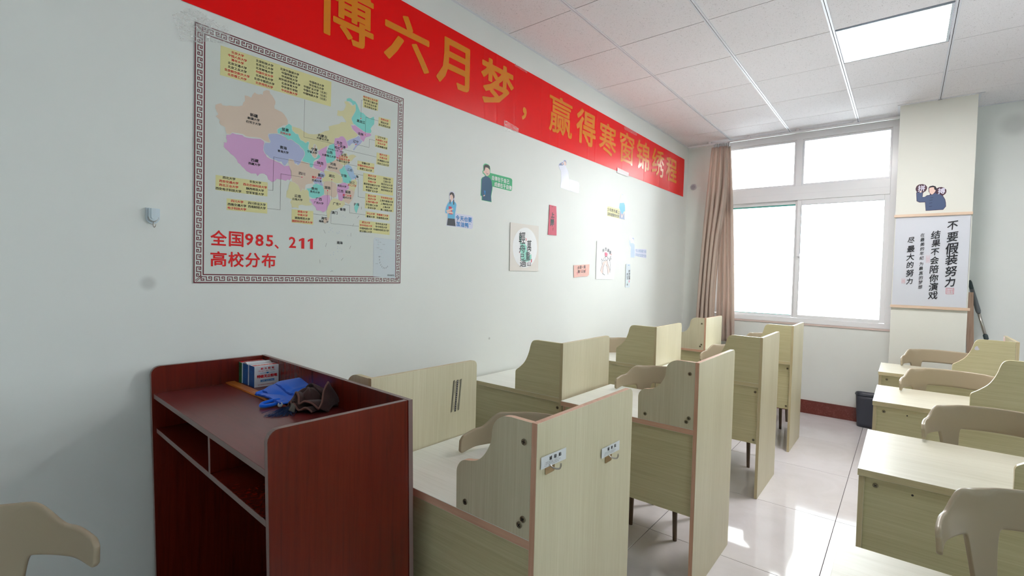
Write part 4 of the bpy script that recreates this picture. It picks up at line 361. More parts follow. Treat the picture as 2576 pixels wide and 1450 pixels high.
nt.links.new(gf.outputs[0], gm.inputs[0]); nt.links.new(gt.outputs[0], gm.inputs[1]); nt.links.new(gg.outputs[0], gm.inputs[2]); nt.links.new(gm.outputs[0], go.inputs[0])
CLEAR = bpy.data.materials.new('clear_tape'); CLEAR.use_nodes = True
nt = CLEAR.node_tree; nt.nodes.clear()
go = nt.nodes.new('ShaderNodeOutputMaterial'); gm = nt.nodes.new('ShaderNodeMixShader'); gt = nt.nodes.new('ShaderNodeBsdfTransparent'); gg = nt.nodes.new('ShaderNodeBsdfGlossy')
gg.inputs['Roughness'].default_value = .12; gm.inputs[0].default_value = .08
tv = coords(nt); bn = nt.nodes.new('ShaderNodeBump'); bn.inputs['Strength'].default_value = .9; bn.inputs['Distance'].default_value = .004
nt.links.new(noise(nt, tv, 60, 4, .7, 1.), bn.inputs['Height']); nt.links.new(bn.outputs[0], gg.inputs['Normal'])
tdf = nt.nodes.new('ShaderNodeBsdfDiffuse'); tdf.inputs[0].default_value = (.9, .92, .92, 1); m2 = nt.nodes.new('ShaderNodeMixShader')
tr_ = nt.nodes.new('ShaderNodeValToRGB'); tr_.color_ramp.elements[0].position = .50; tr_.color_ramp.elements[0].color = (.03, .03, .03, 1); tr_.color_ramp.elements[1].position = .66; tr_.color_ramp.elements[1].color = (.6, .6, .6, 1)
nt.links.new(noise(nt, coords(nt, (1, 1, 3)), 45, 5, .7, 1.4), tr_.inputs[0])  # white streaks put the wrinkle highlights into the tape colour
nt.links.new(tr_.outputs[0], m2.inputs[0]); nt.links.new(gt.outputs[0], m2.inputs[1]); nt.links.new(tdf.outputs[0], m2.inputs[2])
nt.links.new(m2.outputs[0], gm.inputs[1]); nt.links.new(gg.outputs[0], gm.inputs[2]); nt.links.new(gm.outputs[0], go.inputs[0])
PAL = dict(peach=(218, 199, 182), pink=(214, 168, 210), peri=(178, 186, 220), teal=(138, 218, 210), khaki=(218, 214, 170), sky=(168, 198, 226),
    lilac=(214, 216, 236), black=(36, 36, 40), skin=(232, 200, 188), cyan=(96, 182, 222), crimson=(206, 40, 76), charcoal=(52, 54, 64), blue=(36, 134, 208),
    green=(70, 182, 128), rose=(226, 140, 150), navy=(40, 88, 122), white=(238, 240, 242), slate=(124, 136, 172), pale=(214, 216, 232), ice=(208, 228, 238),
    lemon=(232, 226, 160), slateblue=(150, 172, 204), cream=(224, 219, 212), mint=(150, 216, 200), ink=(34, 36, 42), crimson2=(206, 62, 92), darkred=(176, 30, 52),
    salmon=(228, 176, 162), coral=(226, 122, 106), maroonink=(78, 40, 48), white2=(236, 237, 241), skinpale=(236, 208, 202), rose2=(230, 96, 128), paleblue=(208, 220, 228),
    plum=(70, 52, 78), plum2=(72, 38, 54), indigo=(78, 94, 128), inkblue=(42, 48, 74), lilacw=(220, 218, 236), paperblue=(206, 212, 220), maroon=(104, 12, 34),
    red=(224, 8, 14), panelyellow=(222, 218, 160), mapwhite=(214, 220, 216), banner=(214, 14, 22), gold=(228, 140, 22), whiteprint=(236, 238, 240))
def pal(k, rough=.45): return mat('print_' + k, PAL[k], rough, spec=.4)

# ------------------------------------------------------------------ room shell
H = 3.03; D = 6.04
fl = tag(box('floor', GROUT, -.2, 6.2, -2.7, 6.24, -.06, -.003), kind='structure')
xs = [-.0]; x = .275
while x < 6.0: xs.append(x); x += .8
xs.append(6.0)
ys = [-2.5]; y = 2.60 - .83 * 6
while y < D: ys.append(y); y += .83
ys.append(D)
tm = {}
for i in range(len(xs) - 1):
    for j in range(len(ys) - 1):
        a, b_, c_, d_ = xs[i], xs[i + 1], ys[j], ys[j + 1]
        k = (round(b_ - a, 3), round(d_ - c_, 3))
        if k not in tm:
            bm = bmesh.new(); bm_box(bm, -k[0] / 2 + .0016, k[0] / 2 - .0016, -k[1] / 2 + .0016, k[1] / 2 - .0016, -.004, 0., .0008)
            o = obj('floor_tile', bm, TILEM, fl); tm[k] = o
        else:
            o = tm[k].copy(); COL.objects.link(o); o.parent = fl
        o.location = ((a + b_) / 2, (c_ + d_) / 2, 0)
WL = tag(box('wall_left', WALLM, -.2, 0, -2.7, 6.24, 0, 3.2), kind='structure')
WR = tag(box('wall_right', WALLM, 6.0, 6.2, -2.7, 6.24, 0, 3.2), kind='structure')
WF = tag(box('wall_front', WALLM, 0, 6.0, -2.7, -2.5, 0, 3.2), kind='structure')
bm = bmesh.new(); WX0, WX1, WZ0 = .30, 2.05, .965
bm_box(bm, 0, WX0, D, D + .2, 0, 3.2); bm_box(bm, WX0, WX1, D, D + .2, 0, WZ0); bm_box(bm, WX1, 3.3, D, D + .2, 0, 3.2); bm_box(bm, WX0, WX1, D, D + .2, 3.02, 3.2)
bm_box(bm, 3.3, 5.6, D, D + .2, 0, WZ0); bm_box(bm, 5.6, 6.0, D, D + .2, 0, 3.2); bm_box(bm, 3.3, 5.6, D, D + .2, 3.02, 3.2)
WB = tag(obj('wall_back', bm, WALLM), kind='structure')
PIL = tag(box('trim_1', PILM, 2.05, 2.562, PILLAR_Y, D, 0, H, bev=.002), kind='structure')
tag(box('baseboard_left', SKIRT, 0, .012, -2.5, D, 0, .142, bev=.002), kind='structure')
bm = bmesh.new(); bm_box(bm, .012, 2.05, D - .013, D, 0, .142, .002); bm_box(bm, 2.56, 6.0, D - .013, D, 0, .142, .002)
tag(obj('baseboard_back', bm, SKIRT), kind='structure')
bm = bmesh.new(); bm_box(bm, 2.05 - .013, 2.05, PILLAR_Y - .012, D - .014, 0, .142); bm_box(bm, 2.05, 2.575, PILLAR_Y - .013, PILLAR_Y, 0, .142)
tag(obj('baseboard_pillar', bm, SKIRT), kind='structure')
# ceiling: slab, lay-in tiles, main rails and cross rails
ce = tag(box('ceiling', GAPM, -.2, 6.2, -2.7, 6.24, H + .03, H + .12), kind='structure')
cx = [0.0, .52]
while cx[-1] + .6 < 6: cx.append(round(cx[-1] + .6, 3))
cx.append(6.0)
cyl = [-2.5]; y = 2.514 - .6 * 8
while y < D - .05: cyl.append(round(y, 3)); y += .6
cyl.append(D)
LIGHTS = [(1.72, 3.714), (4.12, .114)]  # second is an added panel out of view, lifting the room front
tm = {}
for i in range(len(cx) - 1):
    for j in range(len(cyl) - 1):
        a, b_, c_, d_ = cx[i], cx[i + 1], cyl[j], cyl[j + 1]
        if any(abs(a - lx) < .02 and abs(c_ - ly) < .02 for lx, ly in LIGHTS): continue
        k = (round(b_ - a, 3), round(d_ - c_, 3))
        if k not in tm:
            bm = bmesh.new(); bm_box(bm, -k[0] / 2 + .004, k[0] / 2 - .004, -k[1] / 2 + .004, k[1] / 2 - .004, .0, .015, .001)
            o = obj('ceiling_tile', bm, CEILM, ce); tm[k] = o
        else:
            o = tm[k].copy(); COL.objects.link(o); o.parent = ce
        o.location = ((a + b_) / 2, (c_ + d_) / 2, H + random.uniform(-.0006, .0006))
for x in cx[1:-1]:
    bm = bmesh.new()
    bm_box(bm, x - .0125, x - .0018, -2.5, D, H - .004, H + .004); bm_box(bm, x + .0018, x + .0125, -2.5, D, H - .004, H + .004)
    bm_box(bm, x - .0018, x + .0018, -2.5, D, H + .001, H + .003, mi=1)
    obj('ceiling_rail', bm, [RAILM, GAPM], ce)
for y in cyl[1:-1]:
    for i in range(len(cx) - 1):
        bm = bmesh.new(); a, b_ = cx[i] + (.0125 if i else 0), cx[i + 1] - .0125
        bm_box(bm, a, b_, y - .0055, y + .0006, H + .0008, H + .004)
        bm_box(bm, a, b_, y + .0006, y + .0048, H + .002, H + .005, mi=1)
        obj('cross_rail', bm, [CEILM, GAPM], ce)
bm = bmesh.new()
bm_box(bm, 0, .016, -2.5, D, H - .003, H); bm_box(bm, 0, 2.05, D - .018, D, H - .003, H); bm_box(bm, 2.56, 6., D - .018, D, H - .003, H)
bm_box(bm, 2.03, 2.60, PILLAR_Y - .02, PILLAR_Y, H - .004, H); bm_box(bm, 2.562, 2.582, PILLAR_Y - .02, D, H - .003, H); bm_box(bm, 2.03, 2.05, PILLAR_Y, D, H - .003, H)
obj('wall_angle', bm, RAILM, ce)
LEDM = mat('lit_diffuser', (255, 251, 250), .4, emis=PANEL)
l0 = None
LL = ['lit square ceiling light panel near the window', 'added unseen ceiling light panel filling the right side of the room front']
for (lx, ly), lab in zip(LIGHTS, LL):
    if l0 is None:
        t = thing('ceiling_light', lab, 'ceiling light', (lx + .3, ly + .3, H))
        bm = bmesh.new()
        for s in (-1, 1):
            bm_box(bm, min(s * .284, s * .270), max(s * .284, s * .270), -.284, .284, -.004, .012); bm_box(bm, -.270, .270, min(s * .284, s * .272), max(s * .284, s * .272), -.004, .012)
        obj('frame', bm, mat('panel_frame', (196, 206, 216), .3, metal=.3), t)
        bm = bmesh.new(); bm_box(bm, -.270, .270, -.272, .272, -.001, .006); obj('diffuser', bm, LEDM, t); l0 = t
    else:
        l1 = copy_thing(l0, (lx + .3, ly + .3, H), 0, lab)
        for c_ in l1.children:
            if c_.name.startswith('diffuser'):
                c_.data = c_.data.copy(); c_.data.materials[0] = mat('fill_diffuser_cool', (214, 238, 242), .4, emis=PANEL_FILL)

# ------------------------------------------------------------------ window (frames, sashes, panes)
wn = thing('window_1', None, None, (0, 0, 0)); tag(wn, kind='structure')
y0, y1 = D + .005, D + .065
def bars(name, lst, m=UPVC, par=wn, bev=.003):
    bm = bmesh.new()
    for i_, q in enumerate(lst): bm_box(bm, q[0], q[1], q[2] - .0005 * i_, q[3] - .0003 * i_, q[4], q[5], bev)
    return obj(name, bm, m, par)
bars('window_frame', [(WX0, WX0 + .05, y0, y1, .985, 3.02), (1.995, 2.05, y0, y1, .985, 3.02), (WX0, 2.05, y0, y1, .965, 1.018), (WX0, 2.05, y0, y1, 2.955, 3.02),
    (WX0 + .05, 1.995, y0, y1, 2.37, 2.455), (WX0 + .05, 1.995, y0 - .004, y1, 2.30, 2.372), (1.172, 1.232, y0 + .004, y1, 2.45, 2.96)])
bars('glazing_bead', [(1.150, 1.172, y0 + .02, y1, 2.45, 2.96), (1.232, 1.248, y0 + .02, y1, 2.45, 2.96), (1.978, 1.995, y0 + .02, y1, 2.45, 2.96), (WX0 + .05, 1.995, y0 + .02, y1, 2.455, 2.478), (WX0 + .05, 1.995, y0 + .02, y1, 2.935, 2.955)])
for a, b_ in ((WX0 + .05, 1.152), (1.248, 1.978)):
    obj_ = box('pane', GLASS, a, b_, y0 + .036, y0 + .041, 2.478, 2.935, wn)
sl = bars('sash', [(.345, .395, y0 + .032, y1 - .004, 1.02, 2.30), (1.178, 1.228, y0 + .032, y1 - .004, 1.02, 2.30), (.395, 1.178, y0 + .032, y1 - .004, 2.262, 2.30), (.395, 1.178, y0 + .032, y1 - .004, 1.0, 1.040)])
box('pane', GLASS, .395, 1.178, y0 + .046, y0 + .051, 1.04, 2.262, sl)
bm = bmesh.new(); bm_box(bm, .395, 1.178, y0 + .040, y0 + .046, 2.246, 2.262); bm_box(bm, .395, 1.178, y0 + .040, y0 + .046, 1.04, 1.046)
obj('glass_edge', bm, mat('green_glass_edge', (96, 178, 170), .3), sl)
sr = bars('sash', [(1.200, 1.240, y0 + .006, y0 + .030, 1.02, 2.30), (1.954, 1.998, y0 + .006, y0 + .030, 1.02, 2.30), (1.240, 1.954, y0 + .006, y0 + .030, 2.246, 2.30), (1.240, 1.954, y0 + .006, y0 + .030, 1.015, 1.052)])
box('pane', GLASS, 1.240, 1.954, y0 + .016, y0 + .021, 1.052, 2.246, sr)
bm = bmesh.new(); bm_box(bm, 1.212, 1.226, y0 - .006, y0 + .006, 1.66, 1.74, .003); bm_box(bm, 1.220, 1.246, y0 - .014, y0 - .004, 1.685, 1.715, .003); obj('latch', bm, UPVC, sr)
bm = bmesh.new(); bm_box(bm, 1.2395, 1.2425, y0 + .004, y0 + .012, 1.052, 2.246); bm_box(bm, 1.24, 1.954, y0 + .004, y0 + .008, 2.243, 2.246); obj('seal', bm, RUBBER, sr)
tag(box('trim_2', mat('pinkish_sill_stone', (214, 196, 190), .3), .28, 2.05, D - .010, D + .006, .945, .965, bev=.002), kind='structure')

w2_ = thing('window_2', None, None, (0, 0, 0)); tag(w2_, kind='structure')  # unseen window, added to bring light from the right
bars('window_frame', [(3.3, 3.35, y0, y1, .985, 3.02), (5.55, 5.6, y0, y1, .985, 3.02), (3.3, 5.6, y0, y1, .965, 1.018), (3.3, 5.6, y0, y1, 2.955, 3.02), (3.35, 5.55, y0, y1, 2.30, 2.455), (4.42, 4.48, y0, y1, 1.018, 2.955)], par=w2_)
for a, b_ in ((3.35, 4.42), (4.48, 5.55)):
    for c_, d_ in ((1.018, 2.30), (2.455, 2.955)): box('pane', GLASS, a, b_, y0 + .03, y0 + .035, c_, d_, w2_)
# ------------------------------------------------------------------ outside: neighbouring building
nb = thing('neighbour_building', 'white clad building with one window, seen through the sash window', 'building', (0, 0, 0))
CLAD = mat('white_cladding', (196, 199, 203), .5)
PANW = 1.35
for i in range(-5, 7):
    for j in range(4):
        xa, za = -.50 + i * PANW, -2.2 + j * 1.33 + (-.012)
        if i in (0,) and j == 3: continue
        zb = za + 1.31
        if j == 3: zb = za + 1.9
        if i == 0 and j == 2: zb = 1.74
        bm = bmesh.new(); bm_box(bm, xa + .008, xa + PANW - .008, 12.0, 12.04, za, zb); obj('cladding_panel', bm, CLAD, nb)
box('wall', mat('grey_backing', (206, 210, 214), .8), -8, 9, 12.04, 12.3, -2.5, 3.6, nb)
bm = bmesh.new()
for q in ((-.5, .86, 1.78, 1.86), (-.5, .86, 2.96, 3.03), (-.5, -.43, 1.86, 2.96), (.79, .86, 1.86, 2.96), (.10, .16, 1.86, 2.96)): bm_box(bm, q[0], q[1], 11.98, 12.06, q[2], q[3])
bm_box(bm, -.5, .86, 11.9, 12.0, 2.72, 2.80)
wf = obj('window', bm, mat('pale_window_frame', (214, 222, 226), .4), nb)
box('pane', mat('bluish_outside_glass', (176, 202, 214), .12), -.43, .79, 12.03, 12.035, 1.86, 2.96, wf)
tag(box('ground_outside', mat('courtyard_concrete', (200, 198, 194), .8), -9, 10, 6.6, 12.3, -2.6, -2.5), kind='structure')

# ------------------------------------------------------------------ curtain and its track
ct = thing('curtain', 'beige pinkish floor curtain gathered at the left side of the window', 'curtain', (.43, 5.90, 0))
CURT = mat('beige_curtain_cloth', (216, 199, 187), .75, spec=.2)
nt, b = nodes(CURT); v = coords(nt, (400, 400, 60)); bump(nt, b, noise(nt, v, 2, 2), .25, .001); b.inputs['Sheen Weight'].default_value = .2
tl = nt.nodes.new('ShaderNodeBsdfTranslucent'); tl.inputs[0].default_value = lin((214, 200, 192)) + (1,); ms = nt.nodes.new('ShaderNodeMixShader'); ms.inputs[0].default_value = .30
nt.links.new(b.outputs[0], ms.inputs[1]); nt.links.new(tl.outputs[0], ms.inputs[2]); nt.links.new(ms.outputs[0], nt.nodes['Material Output'].inputs[0])
def fold_sheet(xt0, xt1, xb0, xb1, zt, zb, nf, amp, ph, yoff, edge=None):
    def f(u, v_):
        z = zt + (zb - zt) * v_
        k = v_ ** .8
        x0_ = xt0 + (xb0 - xt0) * k; x1_ = xt1 + (xb1 - xt1) * k
        if edge: x1_ = edge(v_, x1_)
        a = amp * (.45 + .55 * min(1, v_ * 3))
        y_ = yoff + a * sin(2 * pi * nf * u + ph + .5 * sin(3 * v_)) + .006 * sin(17 * u + 6 * v_)
        x_ = x0_ + (x1_ - x0_) * u + .25 * a * sin(4 * pi * nf * u + ph)
        pinch = max(0, 1 - v_ / .05)
        y_ = yoff + (y_ - yoff) * (1 - .5 * pinch) + .004 * pinch * sin(2 * pi * 18 * u)
        return Vector((x_ - .43, y_, z))
    bm = bmesh.new(); bm_grid(bm, f, 90, 40)
    return bm
o = obj('cloth', fold_sheet(.425, .525, .43, .640, 2.955, .70, 4.0, .026, .6, .018), CURT, ct); s_ = o.modifiers.new('thick', 'SOLIDIFY'); s_.thickness = .003
o = obj('cloth', fold_sheet(.325, .505, .205, .42, 2.955, .66, 4.0, .026, 2.2, -.02, lambda v_, x: x + (.035 * sin(pi * min(1, v_ / .45)) if v_ < .45 else -.02 * sin(pi * (v_ - .45) / .55))), CURT, ct); s_ = o.modifiers.new('thick', 'SOLIDIFY'); s_.thickness = .003
bm = bmesh.new()
def tape_(u, v_): return Vector((-.085 + .18 * u, -.006 + .02 * sin(2 * pi * 9 * u), 2.945 + .05 * v_ + .004 * sin(40 * u)))
bm_grid(bm, tape_, 90, 3)
o = obj('heading_tape', bm, mat('white_heading_tape', (236, 238, 240), .6), ct); s_ = o.modifiers.new('thick', 'SOLIDIFY'); s_.thickness = .002
tr = thing('curtain_track', 'long thin white curtain track under the ceiling edge', 'curtain track', (0, 5.9, 2.99))
bm = bmesh.new(); bm_box(bm, .05, 2.045, -.012, .012, .0, .018, .002); obj('track', bm, UPVC, tr)
for x in (.30, .72, 1.2, 1.7):
    bm = bmesh.new(); bm_box(bm, x - .015, x + .015, -.016, .016, .018, .04, .002); obj('bracket', bm, UPVC, tr)

# ------------------------------------------------------------------ study desks
def screw(parent, p, n='y', r=.0085):
    bm = bmesh.new(); d = .0022
    bm_tube(bm, [(0, 0, 0), (0, -d * .7, 0), (0, -d, 0)], [r, r, r * .8], 16)
    bm_box(bm, -r * .62, r * .62, -d - .0006, -d + .0004, -r * .13, r * .13, mi=1); bm_box(bm, -r * .13, r * .13, -d - .0006, -d + .0004, -r * .62, r * .62, mi=1)
    a = random.uniform(0, 1.2)
    bmesh.ops.transform(bm, matrix=Matrix.Rotation(a, 4, 'Y'), verts=bm.verts)
    o = obj('screw', bm, [SCREWM, DARKST], parent, loc=p); return o
DIVA = [(-.278, 0), (-.280, .105), (-.275, .122), (-.262, .138), (-.246, .145), (-.224, .149), (-.200, .157), (-.178, .175), (-.160, .202), (-.151, .226), (-.149, .252), (-.142, .272), (-.128, .287), (-.108, .297), (-.085, .3)]
DIVB = [(-.326, 0), (-.326, .100), (-.321, .112), (-.308, .122), (-.288, .138), (-.262, .164), (-.243, .196), (-.229, .232), (-.220, .266), (-.211, .286), (-.197, .297), (-.176, .3)]
def rounder(p, n=4):
    out = [p[0]]
    for k in range(1, len(p) - 1):
        p0, p1, p2, p3 = p[max(1, k - 1)], p[k], p[k + 1], p[min(len(p) - 1, k + 2)]
        for q in range(n):
            t = q / n
            out.append(tuple(.5 * (2 * p1[c] + (p2[c] - p0[c]) * t + (2 * p0[c] - 5 * p1[c] + 4 * p2[c] - p3[c]) * t * t + (3 * p1[c] - p0[c] - 3 * p2[c] + p3[c]) * t ** 3) for c in (0, 1)))
    out.append(p[-1]); return out
DIVA, DIVB = rounder(DIVA), rounder(DIVB)
WT = .75
def desk(name_lab, x1, y0, kind='A', depth=.55, width=.715, edge_y=False, screws=True, left_panel=True, hh=1.05, loc=None, hgrain=False, right_col=False):
    """origin at floor, right front corner; students sit on the far side"""
    t = thing('study_desk', name_lab, 'desk', (x1, y0, 0), group=None)
    ed, edv = (EDGEP, EDGEPV) if kind == 'A' and not edge_y else (EDGEY, EDGEYV)
    face = ASHV
    W = -width
    # worktop
    bm = bmesh.new(); f = (Vector((0, 0, WT - .025)), X, Y, Z)
    bm_prism(bm, [(W, -.012 if right_col else 0.), (-.0175, -.012 if right_col else 0.), (-.0175, depth - .01), (W, depth - .01)], f, 0, .025, .0012, 0, 1)
    obj('worktop', bm, [TOPB if right_col else TOPM, ed], t)
    # tall side board
    bm = bmesh.new(); f = (Vector((-.018, 0, 0)), Y, Z, X)
    bm_prism(bm, round_rect(0, depth, 0, hh, .022, (0, 0, 1, 0)), f, 0, .018, .001, 0, 1)
    obj('side_board', bm, [face, edv], t)
    # low wavy divider on the front edge
    pr = DIVA if kind == 'A' else DIVB
    pts = [(u, v * (hh - WT) / .3 + WT) for u, v in pr] + [(-.0185, hh - .001), (-.0185, WT)]
    bm = bmesh.new(); bm_prism(bm, pts[::-1], (Vector((0, 0, 0)), X, Z, -Y), -.018, -.0005, .001, 0, 1)
    dv = obj('divider', bm, [ASHV if kind == 'A' and not hgrain else ASHH, ed], t)
    # front panel below
    bm = bmesh.new(); bm_box(bm, W + .02, -.0185, .018, .034, .35, WT - .026, .0008); fp = obj('front_panel', bm, ASHH, t)
    if left_panel:
        bm = bmesh.new(); bm_prism(bm, [(.004 if right_col else .02, 0), (depth - .06, 0), (depth - .06, WT - .026), (.004 if right_col else .02, WT - .026)], (Vector((W + .003, 0, 0)), Y, Z, X), 0, .017, .0008, 0, 1)
        obj('side_panel', bm, [face, edv], t)
    if kind == 'A' and screws:
        for p in ((-.242, WT + .028), (-.040, WT + .246), (-.038, WT + .048), (-.049, WT + .030)): screw(dv, (p[0], -.0002, p[1]))
    elif screws == 'left':
        screw(fp, (W + .052, .0178, WT - .058)); screw(fp, (W + .052, .0178, .40))
        for q in (W + .155,):
            bm = bmesh.new(); bm_tube(bm, [(0, 0, 0), (0, -.001, 0)], [.0035, .0035], 12); obj('screw_hole', bm, DARKST, fp, loc=(q, .018, WT - .062))
    elif screws:
        screw(fp, (-.038, .0178, WT - .060)); screw(fp, (-.038, .0178, .375))
    return t, dv
desk('study_desk', 1.451, .965, 'A', .54, .705)
SC_D = []
D1 = [o for o in COL.objects if o.name == 'study_desk'][0]
D1['label'] = 'aisle study desk nearest the camera, peach edging, two metal hooks on its tall side board'
d2, _ = desk('aisle study desk with peach edging and wavy divider, directly behind the one with hooks', 1.458, 2.158, 'A', .57)
d3, _ = desk('straw-edged aisle study desk, third from the camera in the left column', 1.450, 3.42, 'B', .53)
d4, _ = desk('straw-edged aisle study desk nearest the window in the left column', 1.448, 4.545, 'B', .50)
w1, dv1 = desk('wall side study desk just behind the mahogany lectern, black printed sticker on its board', .742, .975, 'A', .525, .70, screws=False, edge_y=True)
w2, _ = desk('wall side study desk with straw edging, second from the lectern', .722, 2.20, 'B', .53, .70)
w3, dv3 = desk('wall side study desk with yellowish edging, third from the lectern', .722, 3.47, 'B', .52, .70, screws=False)
w4, _ = desk('wall side study desk with peach edging beside the curtain', .712, 4.66, 'A', .50, .70)
r1, _ = desk('right hand study desk at the bottom edge, only its worktop corner in view', 2.755, .93, 'B', .58, .72, screws='left', right_col=True)
r2, _ = desk('right hand study desk with the large bare worktop, second from the camera', 2.755, 2.150, 'B', .60, .72, screws='left', right_col=True)
r3, _ = desk('right hand study desk, third from the camera, wastebasket behind its corner', 2.752, 3.438, 'B', .56, .728, screws='left', right_col=True)
r4, rd4 = desk('right hand study desk farthest back by the pillar', 2.748, 4.606, 'B', .54, .738, screws='left', right_col=True)
# small chips and marks on the desks
bm = bmesh.new(); poly(bm, (Vector((0, 0, 0)), X, Z, -Y), [(-.213, .996), (-.207, 1.002), (-.201, 1.003), (-.197, .990), (-.190, .981), (-.199, .974), (-.214, .975), (-.217, .985)], .0006)
o = obj('torn_sticker', bm, mat('pale_sticker_rest', (206, 206, 216), .5), rd4)
bm = bmesh.new(); bm_box(bm, -.022, -.0185, .44, .50, 1.0, 1.046); bm_box(bm, -.0225, -.0221, .455, .462, 1.012, 1.036, mi=1)
obj('paper_tab', bm, [mat('white_tab', (240, 230, 230), .5), pal('rose2')], r4)

# printed sticker strip on the wall-side board
BF = (Vector((.7425, 0, 0)), Y, Z, X)
pr = thing('sticker', 'narrow transparent strip sticker with black twisted borders on the wall side board', 'sticker', (.7425, 1.38, .92))
BF = (Vector((0.0002, -1.38, -.92)), Y, Z, X)
bm = bmesh.new()
def sk(u0, v): return u0 - (.984 - v) * .09
n = 34
for col in (1.3675, 1.4065):
    for i in range(n):
        v = .982 - i * (.127 / n); u = sk(col, v)
        poly(bm, BF, [(u - .0045, v - .0018), (u + .0045, v + .0004), (u + .0045, v + .0022), (u - .0045, v)], .0003)
        poly(bm, BF, [(u - .0045, v - .0028), (u - .001, v - .0024), (u - .001, v - .0016), (u - .0045, v - .0018)], .0003)
poly(bm, BF, [(sk(1.383, .982), .982), (sk(1.392, .982), .982), (sk(1.392, .855), .855), (sk(1.383, .855), .855)], .0003)
for i, ch in enumerate('努力学习天天向上'): put(bm, BF, ch, sk(1.376, .975 - i * .007), .975 - i * .007, .0062, .0062, .0003, .01)
for i, ch in enumerate('天道酬勤'): put(bm, BF, ch, sk(1.376, .892 - i * .008), .892 - i * .008, .005, .006, .0003)
for i, ch in enumerate('加油'): put(bm, BF, ch, sk(1.398, .978 - i * .008), .978 - i * .008, .0055, .006, .0003)
for i, ch in enumerate('未来可期'): put(bm, BF, ch, sk(1.398, .885 - i * .007), .885 - i * .007, .0055, .006, .0003)
obj('black_print', bm, pal('ink'), pr)
bm = bmesh.new()
for i, ch in enumerate('星光不问赶路人时光不负有心人'): put(bm, BF, ch, sk(1.3875, .977 - i * .0088), .977 - i * .0088, .0062, .0064, .0006)
obj('light_print', bm, pal('cream'), pr)

# two hooks with paper labels on the nearest side board
def hook(y, z, lab, flip):
    t = thing('adhesive_hook', lab, 'hook', (1.4512, y, z), group='steel hooks on the nearest side board')
    bm = bmesh.new(); bm_prism(bm, round_rect(-.021, .021, -.021, .021, .004), (Vector((0, 0, 0)), Y, Z, X), 0., .0016, .0004)
    obj('plate', bm, mat('amber_steel', (176, 152, 118), .22, metal=.95), t)
    bm = bmesh.new(); s = 1
    bm_tube(bm, smooth_path([(.002, -.004, .002), (.010, -.002, -.004), (.020, .001, -.006), (.028, .004, -.004), (.031, .005, .003), (.031, .005, .010)]), .0022, 10)
    obj('hook_arm', bm, STEEL, t)
    return t
hook(1.023, .932, 'steel adhesive hook nearer the front edge of the tall side board', 0)
hook(1.343, .868, 'steel adhesive hook farther back on the tall side board', 1)
def hook_label(c, lab):
    (ya, za), (yb, zb), h_ = c
    t = thing('paper_label', lab, 'label', (1.4532, ya, za), group='printed labels above the hooks')
    fr = (Vector((0, 0, 0)), Y, Z, X)
    dy, dz = yb - ya, zb - za
    bm = bmesh.new(); poly(bm, fr, [(0, 0), (dy, dz), (dy, dz - h_), (0, -h_)], .0004); poly(bm, fr, [(0, 0), (0, -h_), (dy, dz - h_), (dy, dz)], .0001)
    obj('paper', bm, mat('label_paper', (214, 219, 222), .5), t)
    bm = bmesh.new()
    for i, ch in enumerate('辅助贴'): put(bm, fr, ch, dy * (.36 + .19 * i), dz * (.36 + .19 * i) - h_ * .33, .0125, .0105, .0007, .028)
    for r, (s_, k) in enumerate((('一起努力天天向上 好好学习', .022), ('认真学习努力拼搏 勤奋向上好学', .02), ('奋斗 72 小时坚持不懈', .02))):
        for i, ch in enumerate(s_):
            if ch == ' ': continue
            u = .15 + i * .043 * (1 if r < 2 else 1.1)
            put(bm, fr, ch, dy * u, dz * u - h_ * (.58 + .13 * r), .0036, .0031, .0007)
    obj('lettering', bm, pal('ink'), t)
hook_label(((.981, .962), (1.096, .958), .031), 'white printed label above the hook nearer the front edge')
hook_label(((1.296, .900), (1.413, .897), .0305), 'white printed label above the hook farther back')

